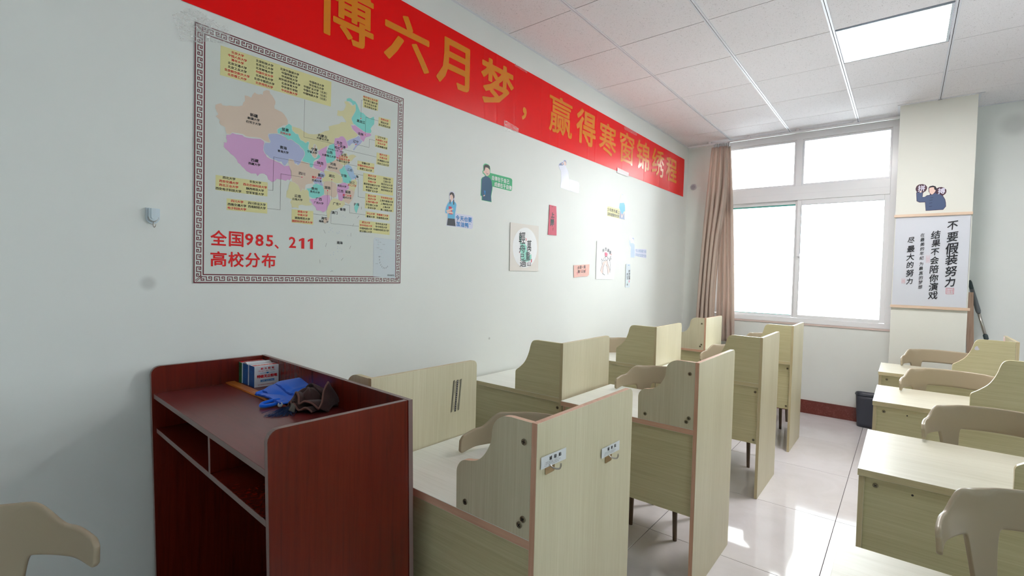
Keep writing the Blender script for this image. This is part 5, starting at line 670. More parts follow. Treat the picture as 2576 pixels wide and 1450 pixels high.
# ------------------------------------------------------------------ chairs
def make_chair():
    t = thing('plastic_chair', 'x', 'chair', (0, 0, 0), group='taupe hollow back plastic chairs')
    Wd, Dp, A = .262, .268, radians(90)
    def sm(x): x = max(0., min(1., x)); return x * x * (3 - 2 * x)
    def top(a): q = abs(a) / A; return .882 - .006 * q * q - .046 * sm((q - .58) / .20) - .014 * sm((q - .80) / .20) - .016 * sm((q - .955) / .045) ** 2
    def bot(a):
        q = abs(a) / A
        base = .776 - .011 * sm((q - .45) / .1) - .010 * sm((q - .80) / .18) + .012 * sm((q - .965) / .035) ** 2
        st = 1 - sm((abs(abs(a) - radians(41)) - radians(3.5)) / radians(9))
        return base - st ** 2.2 * .31
    def f(u, v_):
        a = -A + 2 * A * u
        z = bot(a) + (top(a) - bot(a)) * v_
        lean = .055 * (z - .80) / .35
        x = (Wd + lean * .5) * sin(a) * (1 - .08 * max(0, (.72 - z)) / .26)
        y = -Dp * (1 - cos(a)) + lean - .012
        return Vector((x, y, z))
    bm = bmesh.new(); bm_grid(bm, f, 160, 9)
    o = obj('backrest', bm, TAUPE, t)
    m = o.modifiers.new('thick', 'SOLIDIFY'); m.thickness = .013; m.offset = 0
    m = o.modifiers.new('round', 'SUBSURF'); m.levels = 1; m.render_levels = 1
    # seat: dished rounded shell
    bm = bmesh.new()
    def g(u, v_):
        a = 2 * pi * u; n_ = 3.2
        c, s = cos(a), sin(a)
        k = (abs(c) ** n_ + abs(s) ** n_) ** (-1 / n_)
        r = v_
        x = .205 * k * c * r; y = -.205 + .205 * k * s * r
        z = .455 - .018 * (1 - r ** 2) + .012 * (r ** 6) - .02 * max(0, -s) * r ** 4
        return Vector((x, y, z))
    bm_grid(bm, g, 40, 8, closed=True); bmesh.ops.remove_doubles(bm, verts=bm.verts, dist=.0005)
    o = obj('seat', bm, TAUPE, t); m = o.modifiers.new('thick', 'SOLIDIFY'); m.thickness = .014; m.offset = -1
    for sx in (-1, 1):
        for yy, yt in ((-.31, -.30), (-.04, .02)):
            bm = bmesh.new(); bm_tube(bm, [(0, 0, .445), (sx * .004, (yt - yy) * .5, .22), (sx * .008, yt - yy, .0)], [.0165, .0145, .011], 14)
            obj('leg', bm, LEGM, t, loc=(sx * .120, yy, 0))
    return t
ch0 = make_chair()
CH = [(1.145, 1.545, .04, 'taupe plastic chair behind the desk with hooks, partly hidden by its wavy divider'),
      (1.100, 2.875, .0, 'taupe plastic chair at the second aisle desk, arm end beside the wavy divider'),
      (1.145, 4.26, .0, 'taupe plastic chair at the third aisle desk of the left column'),
      (1.140, 5.50, .0, 'taupe plastic chair at the aisle desk nearest the window'),
      (.36, 1.62, .0, 'taupe chair at the wall desk by the lectern, only an arm tip showing'),
      (.325, 3.98, .12, 'taupe chair against the wall beside the third wall desk'),
      (2.492, 1.855, .0, 'taupe chair at the bottom right corner, nearest the camera'),
      (2.488, 2.99, .0, 'taupe chair behind the large bare worktop on the right'),
      (2.405, 4.12, .0, 'taupe chair in the right column, in front of the last desk'),
      (2.405, 5.30, .0, 'taupe chair farthest right back, beside the pillar'),
      (.575, -.070, radians(102), 'taupe chair against the left wall at the bottom left corner, before the lectern')]
for i, (x, y, rz, lab) in enumerate(CH):
    if i == 0: ch0.location = (x, y, 0); ch0.rotation_euler = (0, 0, rz); ch0['label'] = lab
    else: copy_thing(ch0, (x, y, 0), rz, lab)

# ------------------------------------------------------------------ mahogany lectern
lec = thing('lectern', 'dark mahogany lectern cabinet with open shelves against the left wall', 'lectern', (1.036, .497, 0), radians(-2.0))
LH, LD, LW, T = 1.05, .405, 1.02, .018
def rack(bm):       # the old cabinet has racked slightly toward the desks
    for v_ in bm.verts: v_.co.y += (LH - v_.co.z) * .022; v_.co.x += (LH - v_.co.z) * .010
def lprism(name, pts, fr, d0, d1, mats_, par=lec, mf=0, me_=1):
    bm = bmesh.new(); bm_prism(bm, pts, fr, d0, d1, .0012, mf, me_); rack(bm); return obj(name, bm, mats_, par)
sidep = [(0, 0), (LD - .018, 0), (LD - .018, LH)] + [(.028 + .028 * cos(radians(a)), LH - .028 + .028 * sin(radians(a))) for a in (90, 108, 126, 144, 162, 180)]
lprism('side_panel', sidep, (Vector((-T, 0, 0)), Y, Z, X), 0, T, [MAHOG, MAUVE])
lprism('side_panel', sidep, (Vector((-LW, 0, 0)), Y, Z, X), 0, T, [MAHOG, MAUVE])
def rect(a, b_, c_, d_): return [(a, c_), (b_, c_), (b_, d_), (a, d_)]
lprism('back_panel', rect(-LW, 0, 0, LH), (Vector((0, LD, 0)), X, Z, -Y), 0, .016, [MAHOG, MAUVE])
TOPZ = .951
lprism('worktop', rect(-LW + T, -T, .006, LD - .0165), (Vector((0, 0, TOPZ - .018)), X, Y, Z), 0, .018, [MAHOGT, MAUVE])
lprism('shelf', rect(-LW + T, -T, .012, LD - .0165), (Vector((0, 0, .805)), X, Y, Z), 0, .018, [MAHOG, MAUVE])
lprism('partition', rect(.012, LD - .0165, .823, TOPZ - .018), (Vector((-.445, 0, 0)), Y, Z, X), 0, .016, [MAHOG, MAUVE])
lprism('shelf', rect(-LW + T, -T, .012, LD - .0165), (Vector((0, 0, .10)), X, Y, Z), 0, .018, [MAHOG, MAUVE])
for p in ((-.34, LD - .0215, .862), (-.12, LD - .0215, .60)):
    bm = bmesh.new(); bm_tube(bm, [(0, 0, 0), (0, -.003, 0)], [.011, .0095], 20); bm_tube(bm, [(0, -.003, 0), (0, -.0034, 0)], [.003, .003], 8, mi=1)
    obj('screw_cap', bm, [mat('dull_cap', (92, 84, 82), .5), DARKST], lec, loc=(p[0], p[1] + .004, p[2]))

# things on the lectern (resting on its top)
def ltop(x, y, z=0.): return (x, y, TOPZ + .0005 + z)
BXW, BXD, BXH = .092, .0575, .082
for i, (side, lab) in enumerate((((28, 92, 168), 'front chalk box, white face with red lettering'), ((24, 96, 170), 'middle chalk box with blue side'), ((38, 112, 72), 'rear chalk box with green side, against the cabinet end'))):
    t = thing('chalk_box', lab, 'box', (.196 - i * BXD, .870, TOPZ - .0005 + .001), radians(-3.5), 'chalk boxes on the lectern')
    bm = bmesh.new(); bm_box(bm, -BXD + .001, 0, -BXW / 2, BXW / 2, 0, BXH, .0008); bm.normal_update()
    for f in bm.faces:
        f.material_index = 1 if abs(f.normal.y) > .8 else 0
    SM = mat('box_side_%d' % i, side, .35)
    obj('carton', bm, [mat('white_card', (214, 218, 226), .4), SM], t)
    bm = bmesh.new(); FT = (Vector((0, 0, BXH + .0003)), Y, -X, Z)
    poly(bm, FT, [(-BXW / 2 + .002, .012), (BXW / 2 - .002, .012), (BXW / 2 - .002, .034), (-BXW / 2 + .002, .034)], 0)
    obj('red_band', bm, mat('carton_red', (212, 28, 40), .35), t)
    bm = bmesh.new()
    for k, c_ in enumerate('特级无尘粉笔'): put(bm, FT, c_, -.026 + k * .0105, .023, .009, .011, .0003, .02)
    obj('band_lettering', bm, pal('cream'), t)
    fl_ = bmesh.new(); bm_grid(fl_, lambda u, v_: Vector((-.004 - .05 * u, -BXW / 2 + BXW * v_, BXH + .0008 + .004 * sin(pi * u) * (1 if i == 1 else .3))), 6, 2)
    if i == 1: obj('lid_flap', fl_, mat('white_card', (214, 218, 226), .4), t)
    else: fl_.free()
    FS = (Vector((-BXD, -BXW / 2 - .0004, 0)), X, Z, -Y)
    bm = bmesh.new()
    for r in range(6): poly(bm, FS, [(.014, .058 - r * .006), (.044, .058 - r * .006), (.044, .0595 - r * .006), (.014, .0595 - r * .006)], 0)
    obj('side_print', bm, mat('side_print_ink_%d' % i, tuple(min(255, x + 50) for x in side), .4), t)
    if i == 0:
        FF = (Vector((.0004, 0, 0)), Y, Z, X); bm = bmesh.new()
        for k, c_ in enumerate('航天粉笔'): put(bm, FF, c_, -.0175 + k * .0135, .0715, .0098, .0085, 0, .03)
        for k, c_ in enumerate('特级无尘粉笔'): put(bm, FF, c_, -.030 + k * .0128, .0415, .0130, .0125, 0, .045)
        line(bm, FF, '哈尔滨市航天文教用品有限公司', .002, .0085, .0050, .0046, 0)
        line(bm, FF, 'Hangtian fenbi', .002, .0635, .0085, .0065, 0)
        obj('red_lettering', bm, mat('carton_red', (212, 28, 40), .35), t)
        bm = bmesh.new()
        poly(bm, FF, [(-.024, .0196), (.030, .0196), (.028, .0235), (.030, .0275), (-.024, .0275), (-.022, .0235)], 0)
        poly(bm, FF, [(-.024, .0532), (.030, .0532), (.030, .0541), (-.024, .0541)], 0); poly(bm, FF, [(-.004, .0537), (.003, .0505), (.010, .0537), (.003, .0569)], .0001)
        obj('blue_print', bm, mat('carton_blue', (30, 118, 196), .35), t)
        bm = bmesh.new(); line(bm, FF, 'SUPER CLEAN CHALK', .0032, .0236, .0048, .0052, .0003, .012); obj('white_lettering', bm, pal('white'), t)
RULM = wood('orange_ruler_wood', (176, 92, 30), (206, 118, 44), (226, 146, 70), 0, rough=.3, fine=.4)
rl = thing('wooden_ruler', 'flat orange wooden pointer ruler lying on the lectern, partly under the blue cloth', 'ruler', (.265, .789, TOPZ + .001), radians(-1.2))
bm = bmesh.new(); bm_prism(bm, round_rect(-.235, .235, -.016, .016, .006), (Vector((0, 0, 0)), X, Y, Z), 0, .006, .001); obj('blade', bm, RULM, rl)
bm = bmesh.new()
for k, c_ in enumerate('天道酬勤'): put(bm, (Vector((0, 0, .0062)), Y, -X, Z), c_, 0, -.045 - .022 + k * .017, .016, .014, .0002)
obj('engraved_lettering', bm, mat('pale_gilt', (226, 184, 130), .4), rl)
ts = thing('tassel', 'dark blue thread tassel with white bead at the ruler end', 'tassel', (.528, .775, TOPZ + .001))
bm = bmesh.new()
bmesh.ops.create_uvsphere(bm, u_segments=18, v_segments=12, radius=.0085, matrix=Matrix.Translation((0, -.008, .0085)))
for f in bm.faces: f.smooth = True
obj('bead', bm, mat('milky_bead', (206, 216, 220), .2), ts)
bm = bmesh.new(); bm_tube(bm, [(-.02, .004, .004), (-.008, .002, .005), (.01, -.001, .005), (.024, .003, .005)], [.003, .0045, .004, .0025], 8); obj('cord', bm, mat('brown_red_cord', (126, 52, 36), .7), ts)
TB = mat('navy_thread', (22, 62, 112), .7)
bm = bmesh.new(); rnd = random.Random(3)
for k in range(150):
    a = radians(rnd.gauss(-38, 15)) if k < 110 else radians(rnd.uniform(5, 50)); L = rnd.uniform(.07, .115) if k < 110 else rnd.uniform(.05, .11)
    p0 = Vector((.022 + rnd.uniform(-.003, .004), .002 + rnd.uniform(-.003, .003), .004))
    pts = [p0]
    for s in (1, 2, 3, 4):
        q = s / 4; aa = a + radians(rnd.uniform(-5, 5)) + radians(22) * (1 - q)
        pts.append(Vector((p0.x + L * q * cos(aa), p0.y + L * q * sin(aa), max(.0008, .004 + .007 * sin(pi * q) * rnd.uniform(.2, 1) - .003 * q))))
    bm_tube(bm, pts, .0005, 3, False)
tag(obj('threads', bm, TB, ts), kind='stuff')

def cloth_sheet(bm, c, ht, seed, nu=44, nv=34, lift=None, mi=0):
    """bilinear sheet over 4 corners c (x,y), z from ht(u,v)"""
    def f(u, v_):
        p = [(c[0][k] * (1 - u) + c[1][k] * u) * (1 - v_) + (c[3][k] * (1 - u) + c[2][k] * u) * v_ for k in (0, 1)]
        j = .004 * sin(9 * u + seed) * sin(7 * v_ + seed * 2)
        return Vector((p[0] + j, p[1] - j, ht(u, v_)))
    return bm_grid(bm, f, nu, nv, mi=mi)
BLUE = mat('blue_microfibre', (6, 104, 232), .85, spec=.15)
nt, b = nodes(BLUE); v = coords(nt); bump(nt, b, noise(nt, v, 700, 2), .5, .0012); b.inputs['Sheen Weight'].default_value = .4
bc = thing('blue_cloth', 'bright blue microfibre cloth folded on the lectern top', 'cloth', (.42, .85, TOPZ + .001))
def B_(x, y): return (x - .42, y - .85)
bm = bmesh.new()
cloth_sheet(bm, [B_(.345, .765), B_(.535, .765), B_(.53, .905), B_(.36, .90)], lambda u, v_: .010 + .006 * sin(3 * u + 2 * v_) + .006 * (1 - abs(2 * v_ - 1)) + .010 * max(0, 1 - u * 9), 1.)
cloth_sheet(bm, [B_(.350, .785), B_(.535, .800), B_(.52, .925), B_(.345, .93)], lambda u, v_: .026 + .010 * sin(4 * u + 1.5) * (.5 + v_) - .010 * max(0, 1 - v_ * 6) + .008 * v_, 2.)
cloth_sheet(bm, [B_(.330, .835), B_(.505, .822), B_(.485, .935), B_(.33, .945)], lambda u, v_: .040 + .012 * sin(pi * u) * v_ - .008 * max(0, 1 - v_ * 6) - .02 * max(0, u - .8) * 3 + .006 * sin(6 * u), 3.)
o = obj('fabric', bm, BLUE, bc); m = o.modifiers.new('thick', 'SOLIDIFY'); m.thickness = .005; m.offset = 0; m = o.modifiers.new('s', 'SUBSURF'); m.levels = m.render_levels = 1
bm = bmesh.new(); bm_tube(bm, smooth_path([(*B_(.505, .790), .012), (*B_(.508, .752), .008), (*B_(.504, .730), .007), (*B_(.492, .718), .007), (*B_(.481, .728), .011), (*B_(.480, .748), .014), (*B_(.488, .785), .016)]), .0062, 10)
obj('hanging_loop', bm, BLUE, bc)
bm = bmesh.new()
for k in range(3):
    e = [((.345, .765), (.535, .765), .012), ((.350, .785), (.535, .800), .026), ((.330, .835), (.505, .822), .040)][k]
    pts = [(*B_(e[0][0] + (e[1][0] - e[0][0]) * i / 24, e[0][1] + (e[1][1] - e[0][1]) * i / 24 + .001 * sin(3.1 * i)), (e[2] + (.006 * sin(3 * i / 24) if k == 0 else .010 * sin(4 * i / 24 + 1.5) * .5 - .010 if k == 1 else -.008 + .006 * sin(6 * i / 24)) + .0008 * sin(5 * i))) for i in range(25)]
    bm_tube(bm, pts, .0034, 8)
obj('hem', bm, mat('blue_hem', (10, 76, 190), .85), bc)
BRN = mat('brown_microfibre', (66, 44, 42), .9, spec=.1)
nt, b = nodes(BRN); v = coords(nt); bump(nt, b, noise(nt, v, 500, 3), .7, .0018); b.inputs['Sheen Weight'].default_value = .25
bz = thing('brown_cloth', 'dark brown cloth crumpled in a heap on the lectern', 'cloth', (.60, .845, TOPZ + .001))
bm = bmesh.new()
def ribbon(path, wv, tilt, zf):
    n_ = len(path) - 1
    def f(u, v_):
        k = min(n_ - 1, int(u * n_)); q = u * n_ - k
        def P_(i): return Vector(path[max(0, min(n_, i))])
        p0, p1, p2, p3 = P_(k - 1), P_(k), P_(k + 1), P_(k + 2)
        p = .5 * ((2 * p1) + (p2 - p0) * q + (2 * p0 - 5 * p1 + 4 * p2 - p3) * q * q + (3 * p1 - p0 - 3 * p2 + p3) * q ** 3)
        w_ = wv * (v_ - .0)
        return Vector((p.x + tilt[0] * w_ + .003 * sin(9 * u + 4 * v_), p.y + tilt[1] * w_ + .003 * sin(7 * u + 5 * v_ + 1), max(.003, p.z * (1 - .75 * v_ ** 1.6) + zf * sin(6 * u + 3 * v_))))
    bm_grid(bm, f, 60, 16); HEMS.append([f(i / 60, 0.) + Vector((0, -.001, .0005)) for i in range(61)])
HEMS = []
ribbon([(-.055, -.06, .010), (-.05, -.045, .030), (-.02, -.05, .052), (.015, -.055, .045), (.03, -.06, .028), (.045, -.052, .040), (.07, -.045, .036), (.085, -.03, .014)], .10, (-.25, 1.0), .003)
ribbon([(-.045, -.065, .008), (-.02, -.072, .026), (.0, -.070, .012), (.02, -.072, .028), (.04, -.068, .012), (.06, -.06, .022), (.08, -.05, .008)], .07, (-.1, 1.0), .002)
ribbon([(-.075, -.02, .008), (-.06, .0, .050), (-.03, .012, .072), (.0, .010, .062), (.025, .014, .046)], .06, (.1, 1.0), .004)
ribbon([(.02, .035, .020), (.035, .030, .078), (.046, .026, .080), (.055, .010, .058), (.075, -.012, .036), (.088, -.034, .016)], .035, (.5, .8), .002)
def dome(u, v_):
    a = 2 * pi * u; r = .062 * (1 + .12 * sin(3 * a + 1)) * v_
    return Vector((-.012 + r * cos(a), -.008 + r * .9 * sin(a), .058 * (1 - v_ ** 2.2) + .003 + .006 * sin(5 * a) * v_ * (1 - v_) * 4))
bm_grid(bm, dome, 48, 12, closed=True); bmesh.ops.remove_doubles(bm, verts=bm.verts, dist=.0004)
o = obj('fabric', bm, BRN, bz); m = o.modifiers.new('thick', 'SOLIDIFY'); m.thickness = .005; m.offset = 0; m = o.modifiers.new('s', 'SUBSURF'); m.levels = m.render_levels = 1
bm = bmesh.new()
for pts in (HEMS[0], HEMS[1], HEMS[3]): bm_tube(bm, pts, .0034, 8)
obj('hem', bm, mat('brown_hem', (116, 82, 74), .9), bz)
bm = bmesh.new(); bm_grid(bm, lambda u, v_: Vector((-.004 + .03 * u + .012 * v_, -.078 - .004 * v_ - .012 * sin(pi * u) * (1 - v_), .004 + .024 * v_ + .004 * sin(4 * u))), 10, 8)
o = obj('care_label', bm, mat('grey_label', (112, 108, 100), .7), bz); m = o.modifiers.new('thick', 'SOLIDIFY'); m.thickness = .0015

# ------------------------------------------------------------------ banner on the left wall
bn_ = thing('banner', 'long red banner with large orange slogan characters along the top of the left wall', 'banner', (0, 0, 0))
BZ0, BZ1 = 2.413, 2.865
BANM = mat('red_banner_vinyl', (240, 3, 6), .32, spec=.2)
bm = bmesh.new()
creases = [2.30, 2.42, 2.62, 2.93, 3.04, 3.17, 3.62, 3.75, 4.27, 4.75, 5.15, 5.45]
def bf(u, v_):
    y = -.8 + (5.90 + .8) * u; z = BZ0 + (BZ1 - BZ0) * v_
    d = .0022
    for c_ in creases: d += .0010 * math.exp(-((y - c_ - .01 * sin(3 * v_ + c_)) / .008) ** 2)
    if y > 5.2: d += .0018 * (y - 5.2) * (1 + sin(22 * y + 5 * v_))
    return Vector((d, y, z))
g = bm_grid(bm, bf, 1400, 6)
obj('cloth', bm, BANM, bn_)
GOLD = mat('orange_letter_vinyl', (226, 134, 14), .2, spec=.5)
BL = [('博', 1.158, 1.469, 2.518, 2.803), ('六', 1.533, 1.839, 2.531, 2.797), ('月', 1.894, 2.166, 2.525, 2.800), ('梦', 2.270, 2.597, 2.517, 2.814), ('，', 2.696, 2.751, 2.512, 2.604), ('赢', 3.028, 3.354, 2.518, 2.807), ('得', 3.417, 3.736, 2.524, 2.813),
      ('寒', 3.799, 4.119, 2.520, 2.802), ('窗', 4.193, 4.502, 2.516, 2.813), ('锦', 4.563, 4.873, 2.518, 2.814), ('绣', 4.938, 5.267, 2.525, 2.814), ('程', 5.331, 5.654, 2.527, 2.801)]
for c_, a, b_, z0_, z1_ in BL:
    bm = bmesh.new(); fit(bm, WALL, c_, a, b_, z0_, z1_, .0034 + (.0020 if a > 4.9 else 0), .012 if c_ in '赢窗' else .016 if c_ in '博寒锦绣拼' else .024)
    obj('letter', bm, GOLD, bn_)
def wall_tape(lab, pts, m, fr=WALL, d=.006):
    t = bmesh.new(); cu = sum(p[0] for p in pts) / len(pts); cv = sum(p[1] for p in pts) / len(pts)
    fr2 = (Vector((0, 0, 0)), fr[1], fr[2], fr[3])
    poly(t, fr2, [(u - cu, v_ - cv) for u, v_ in pts], .0002)
    o = obj('adhesive_tape', t, m, None, loc=fr[0] + fr[1] * cu + fr[2] * cv + fr[3] * d); return tag(o, lab, 'tape')
wall_tape('clear tape across the lower banner edge under the comma', [(2.50, 2.46), (2.66, 2.44), (2.66, 2.405), (2.50, 2.385)], CLEAR)
wall_tape('clear tape on the upper banner edge above the fourth large character', [(2.60, 2.87), (2.74, 2.862), (2.74, 2.845), (2.60, 2.85)], CLEAR)
wall_tape('white tape patch on the lower banner edge near its window end', [(4.155, 2.445), (4.395, 2.437), (4.395, 2.397), (4.155, 2.397)], mat('white_tape', (236, 228, 232), .6))
wall_tape('faint clear tape on the upper banner edge in its window half', [(4.27, 2.86), (4.55, 2.86), (4.55, 2.83), (4.27, 2.83)], CLEAR)
wall_tape('crumpled clear tape at the upper left corner of the wall map', [(.600, 2.345), (.648, 2.392), (.690, 2.400), (.74, 2.385), (.725, 2.30), (.690, 2.275), (.628, 2.262)], CLEAR)
wall_tape('clear tape over the top edge of the wall map by its left corner', [(.675, 2.385), (.80, 2.375), (.795, 2.31), (.70, 2.29)], CLEAR, d=.0068)

# ------------------------------------------------------------------ wall map
mp_ = thing('wall_map', 'large square wall map poster with meander border and red title characters', 'poster', (0, 0, 0))
MU0, MU1, MV0, MV1 = .674, 1.666, 1.353, 2.354
MAPM = pal('mapwhite', .16)
bm = bmesh.new(); bm_prism(bm, [(MU0, MV0), (MU1, MV0), (MU1, MV1), (MU0, MV1)], WALL, .0012, .0026, 0); obj('sheet', bm, MAPM, mp_)
L0 = .00275; dL = .00006
bm = bmesh.new()
def frame_rect(o_, wd):
    a, b_, c_, d_ = MU0 + o_, MU1 - o_, MV0 + o_, MV1 - o_
    poly(bm, WALL, rect(a, b_, c_, c_ + wd), L0); poly(bm, WALL, rect(a, b_, d_ - wd, d_), L0); poly(bm, WALL, rect(a, a + wd, c_ + wd, d_ - wd), L0); poly(bm, WALL, rect(b_ - wd, b_, c_ + wd, d_ - wd), L0)
frame_rect(0.0008, .0042); frame_rect(.0325, .0042)
key = [(2.1, 1.9), (3.1, 1.9), (3.1, 0), (0, 0), (0, 5), (6.3, 5), (6.3, 0), (12.6, 0), (12.6, 5), (9.5, 5), (9.5, 3.1), (10.5, 3.1)]
key = [(2.4, .2), (2.9, .2), (2.9, 2.4), (0, 2.4)] and [(1.7, 2.1), (3.3, 2.1), (3.3, 0.), (0, 0), (0, 5), (6.3, 5), (6.3, 0), (12.6, 0), (12.6, 5), (9.3, 5), (9.3, 2.9), (10.9, 2.9)]
gs = .0145 / 5; N_ = 20; span = (MU1 - MU0) - .044; pitch = span / N_
for s in range(4):
    for i in range(N_):
        o_ = .022 + pitch * (i + .5) - 6.3 * gs
        pts = []
        for kx, ky in key:
            a, c_ = o_ + kx * gs, .0115 + ky * gs
            if s == 0: p = (MU0 + a, MV0 + c_)
            elif s == 1: p = (MU0 + a, MV1 - c_)
            elif s == 2: p = (MU0 + c_, MV0 + a)
            else: p = (MU1 - c_, MV0 + a)
            pts.append(p)
        stroke(bm, WALL, pts, .0031, L0 + .0001)
for cx_, cy_, sx, sy in ((MU0, MV0, 1, 1), (MU1, MV0, -1, 1), (MU0, MV1, 1, -1), (MU1, MV1, -1, -1)):
    stroke(bm, WALL, [(cx_ + sx * .011, cy_ + sy * .008), (cx_ + sx * .030, cy_ + sy * .027)], .0022, L0 + .0001); stroke(bm, WALL, [(cx_ + sx * .008, cy_ + sy * .012), (cx_ + sx * .027, cy_ + sy * .030)], .0022, L0 + .0001)
obj('meander_border', bm, pal('maroon'), mp_)
for pi_, (c_, pts) in enumerate(MAP_PROVINCES):
    bm = bmesh.new(); poly(bm, WALL, pts, L0 + .00002 * pi_); n_ = len(pts)
    for i in range(n_): stroke(bm, WALL, [pts[i], pts[(i + 1) % n_]], .0011, L0 + dL * 2, 1)
    obj('province', bm, [pal(c_, .2), pal('mapwhite', .16)], mp_)
for pts in MAP_BOXES:
    bm = bmesh.new(); poly(bm, WALL, pts, L0 + dL * 3); obj('yellow_panel', bm, pal('panelyellow', .2), mp_)
bm = bmesh.new(); poly(bm, WALL, MAP_INSET, L0 + dL * 3, 0)
for i in range(5): stroke(bm, WALL, [MAP_INSET[i], MAP_INSET[(i + 1) % 5]], .0006, L0 + dL * 4, 1)
iu0, iu1 = MAP_INSET[0][0], MAP_INSET[3][0]; iv0, iv1 = MAP_INSET[3][1], MAP_INSET[1][1]
for i in range(9):
    a = .7 * pi * i / 8 + pi * .6; u, v_ = (iu0 + iu1) / 2 + .034 * cos(a + 1.2), (iv0 + iv1) / 2 + .055 * sin(a + 1.2)
    stroke(bm, WALL, [(u, v_), (u + .002, v_ + .006)], .0024, L0 + dL * 4, 2)
for i in range(5): poly(bm, WALL, [(iu0 + .02 + .009 * i, iv1 - .02 - .02 * i), (iu0 + .024 + .009 * i, iv1 - .021 - .02 * i), (iu0 + .023 + .009 * i, iv1 - .024 - .02 * i)], L0 + dL * 4, 3)
for tx, u, v_ in (('南宁 广州', .022, -.012), ('澳门 香港', .036, -.022), ('海口', .028, -.034), ('东沙群岛', .062, -.032), ('西沙群岛', .026, -.052), ('中沙群岛', .046, -.060), ('南沙群岛', .038, -.098), ('曾母暗沙', .022, -.135)):
    line(bm, WALL, tx, iu0 + u, iv1 + v_, .0042, .004, L0 + dL * 5, 0, 2)
obj('inset_map', bm, [mat('print_insetblue', (206, 216, 222), .16), pal('peri'), mat('print_grey', (120, 124, 128), .4), pal('teal')], mp_)
bm = bmesh.new()
for l in MAP_LINES: stroke(bm, WALL, l, .0010, L0 + dL * 5)
obj('leader_lines', bm, pal('charcoal'), mp_)
bm = bmesh.new()
for u, v_ in MAP_DOTS: poly(bm, WALL, [(u + .0038 * cos(k * pi / 8), v_ + .0038 * sin(k * pi / 8)) for k in range(16)], L0 + dL * 6, 1); poly(bm, WALL, [(u + .0029 * cos(k * pi / 8), v_ + .0029 * sin(k * pi / 8)) for k in range(16)], L0 + dL * 7, 0)
obj('city_dots', bm, [pal('red'), pal('whiteprint')], mp_)
bm = bmesh.new()
for u, v_ in MAP_ISLETS: poly(bm, WALL, [(u + .0011 * cos(k * pi / 3), v_ + .0011 * sin(k * pi / 3)) for k in range(6)], L0 + dL * 3)
obj('islets', bm, pal('blue'), mp_)
for cc, nm, mm in (('k', 'black_lettering', pal('ink')), ('r', 'red_lettering', mat('print_letter_red', (214, 24, 40), .4))):
    bm = bmesh.new()
    for c_, tx, u, v_, ww, hh_ in MAP_TEXTS:
        if c_ == cc: line(bm, WALL, tx, u, v_, ww, hh_, L0 + dL * 8, .022 if ww > .012 else .01)
    obj(nm, bm, mm, mp_)
for c_, a, b_, z0_, z1_ in MAP_TITLE:
    bm = bmesh.new()
    if c_ == '1':
        w_, h_ = b_ - a, z1_ - z0_; poly(bm, WALL, [(a + w_ * .45, z0_), (b_, z0_), (b_, z1_), (a + w_ * .62, z1_), (a, z1_ - h_ * .17), (a, z1_ - h_ * .36), (a + w_ * .45, z1_ - h_ * .22)], L0 + dL * 8)
    else: fit(bm, WALL, c_, a, b_, z0_, z1_, L0 + dL * 8, .020)
    obj('title_character', bm, pal('red'), mp_)

# ------------------------------------------------------------------ stickers and papers
NM = dict(girl=('wall_sticker', 'sticker', 'die cut sticker of a girl in a blue blouse with red book, nearest the map'),
    man=('wall_sticker', 'sticker', 'green edged sticker of a man in a dark blue robe with glasses'),
    sleeper=('wall_sticker', 'sticker', 'glare-paled sticker of a man stretching in a light robe, below the banner'),  # colours picked paler to carry the window glare
    reader=('wall_sticker', 'sticker', 'sticker of a girl in light blue with a yellow caption panel'),
    scholar=('wall_sticker', 'sticker', 'sticker of a man in a slate blue robe raising one arm, near the window end'),
    poem=('art_card', 'poster', 'beige card with white oval and black brush characters over a green wash'),
    redstrip=('paper_strip', 'paper', 'narrow red paper strip with two black brush characters'),
    orange=('art_card', 'card', 'small salmon card with two lines of brush writing'),
    hands=('art_card', 'poster', 'white card with ink drawing of hands holding a pink heart'),
    bluestrip=('paper_strip', 'paper', 'narrow pale blue paper strip with tiny writing'),
    fighter=('wall_sticker', 'sticker', 'sticker of a man in an indigo jacket with two dark round badges, on the pillar'))
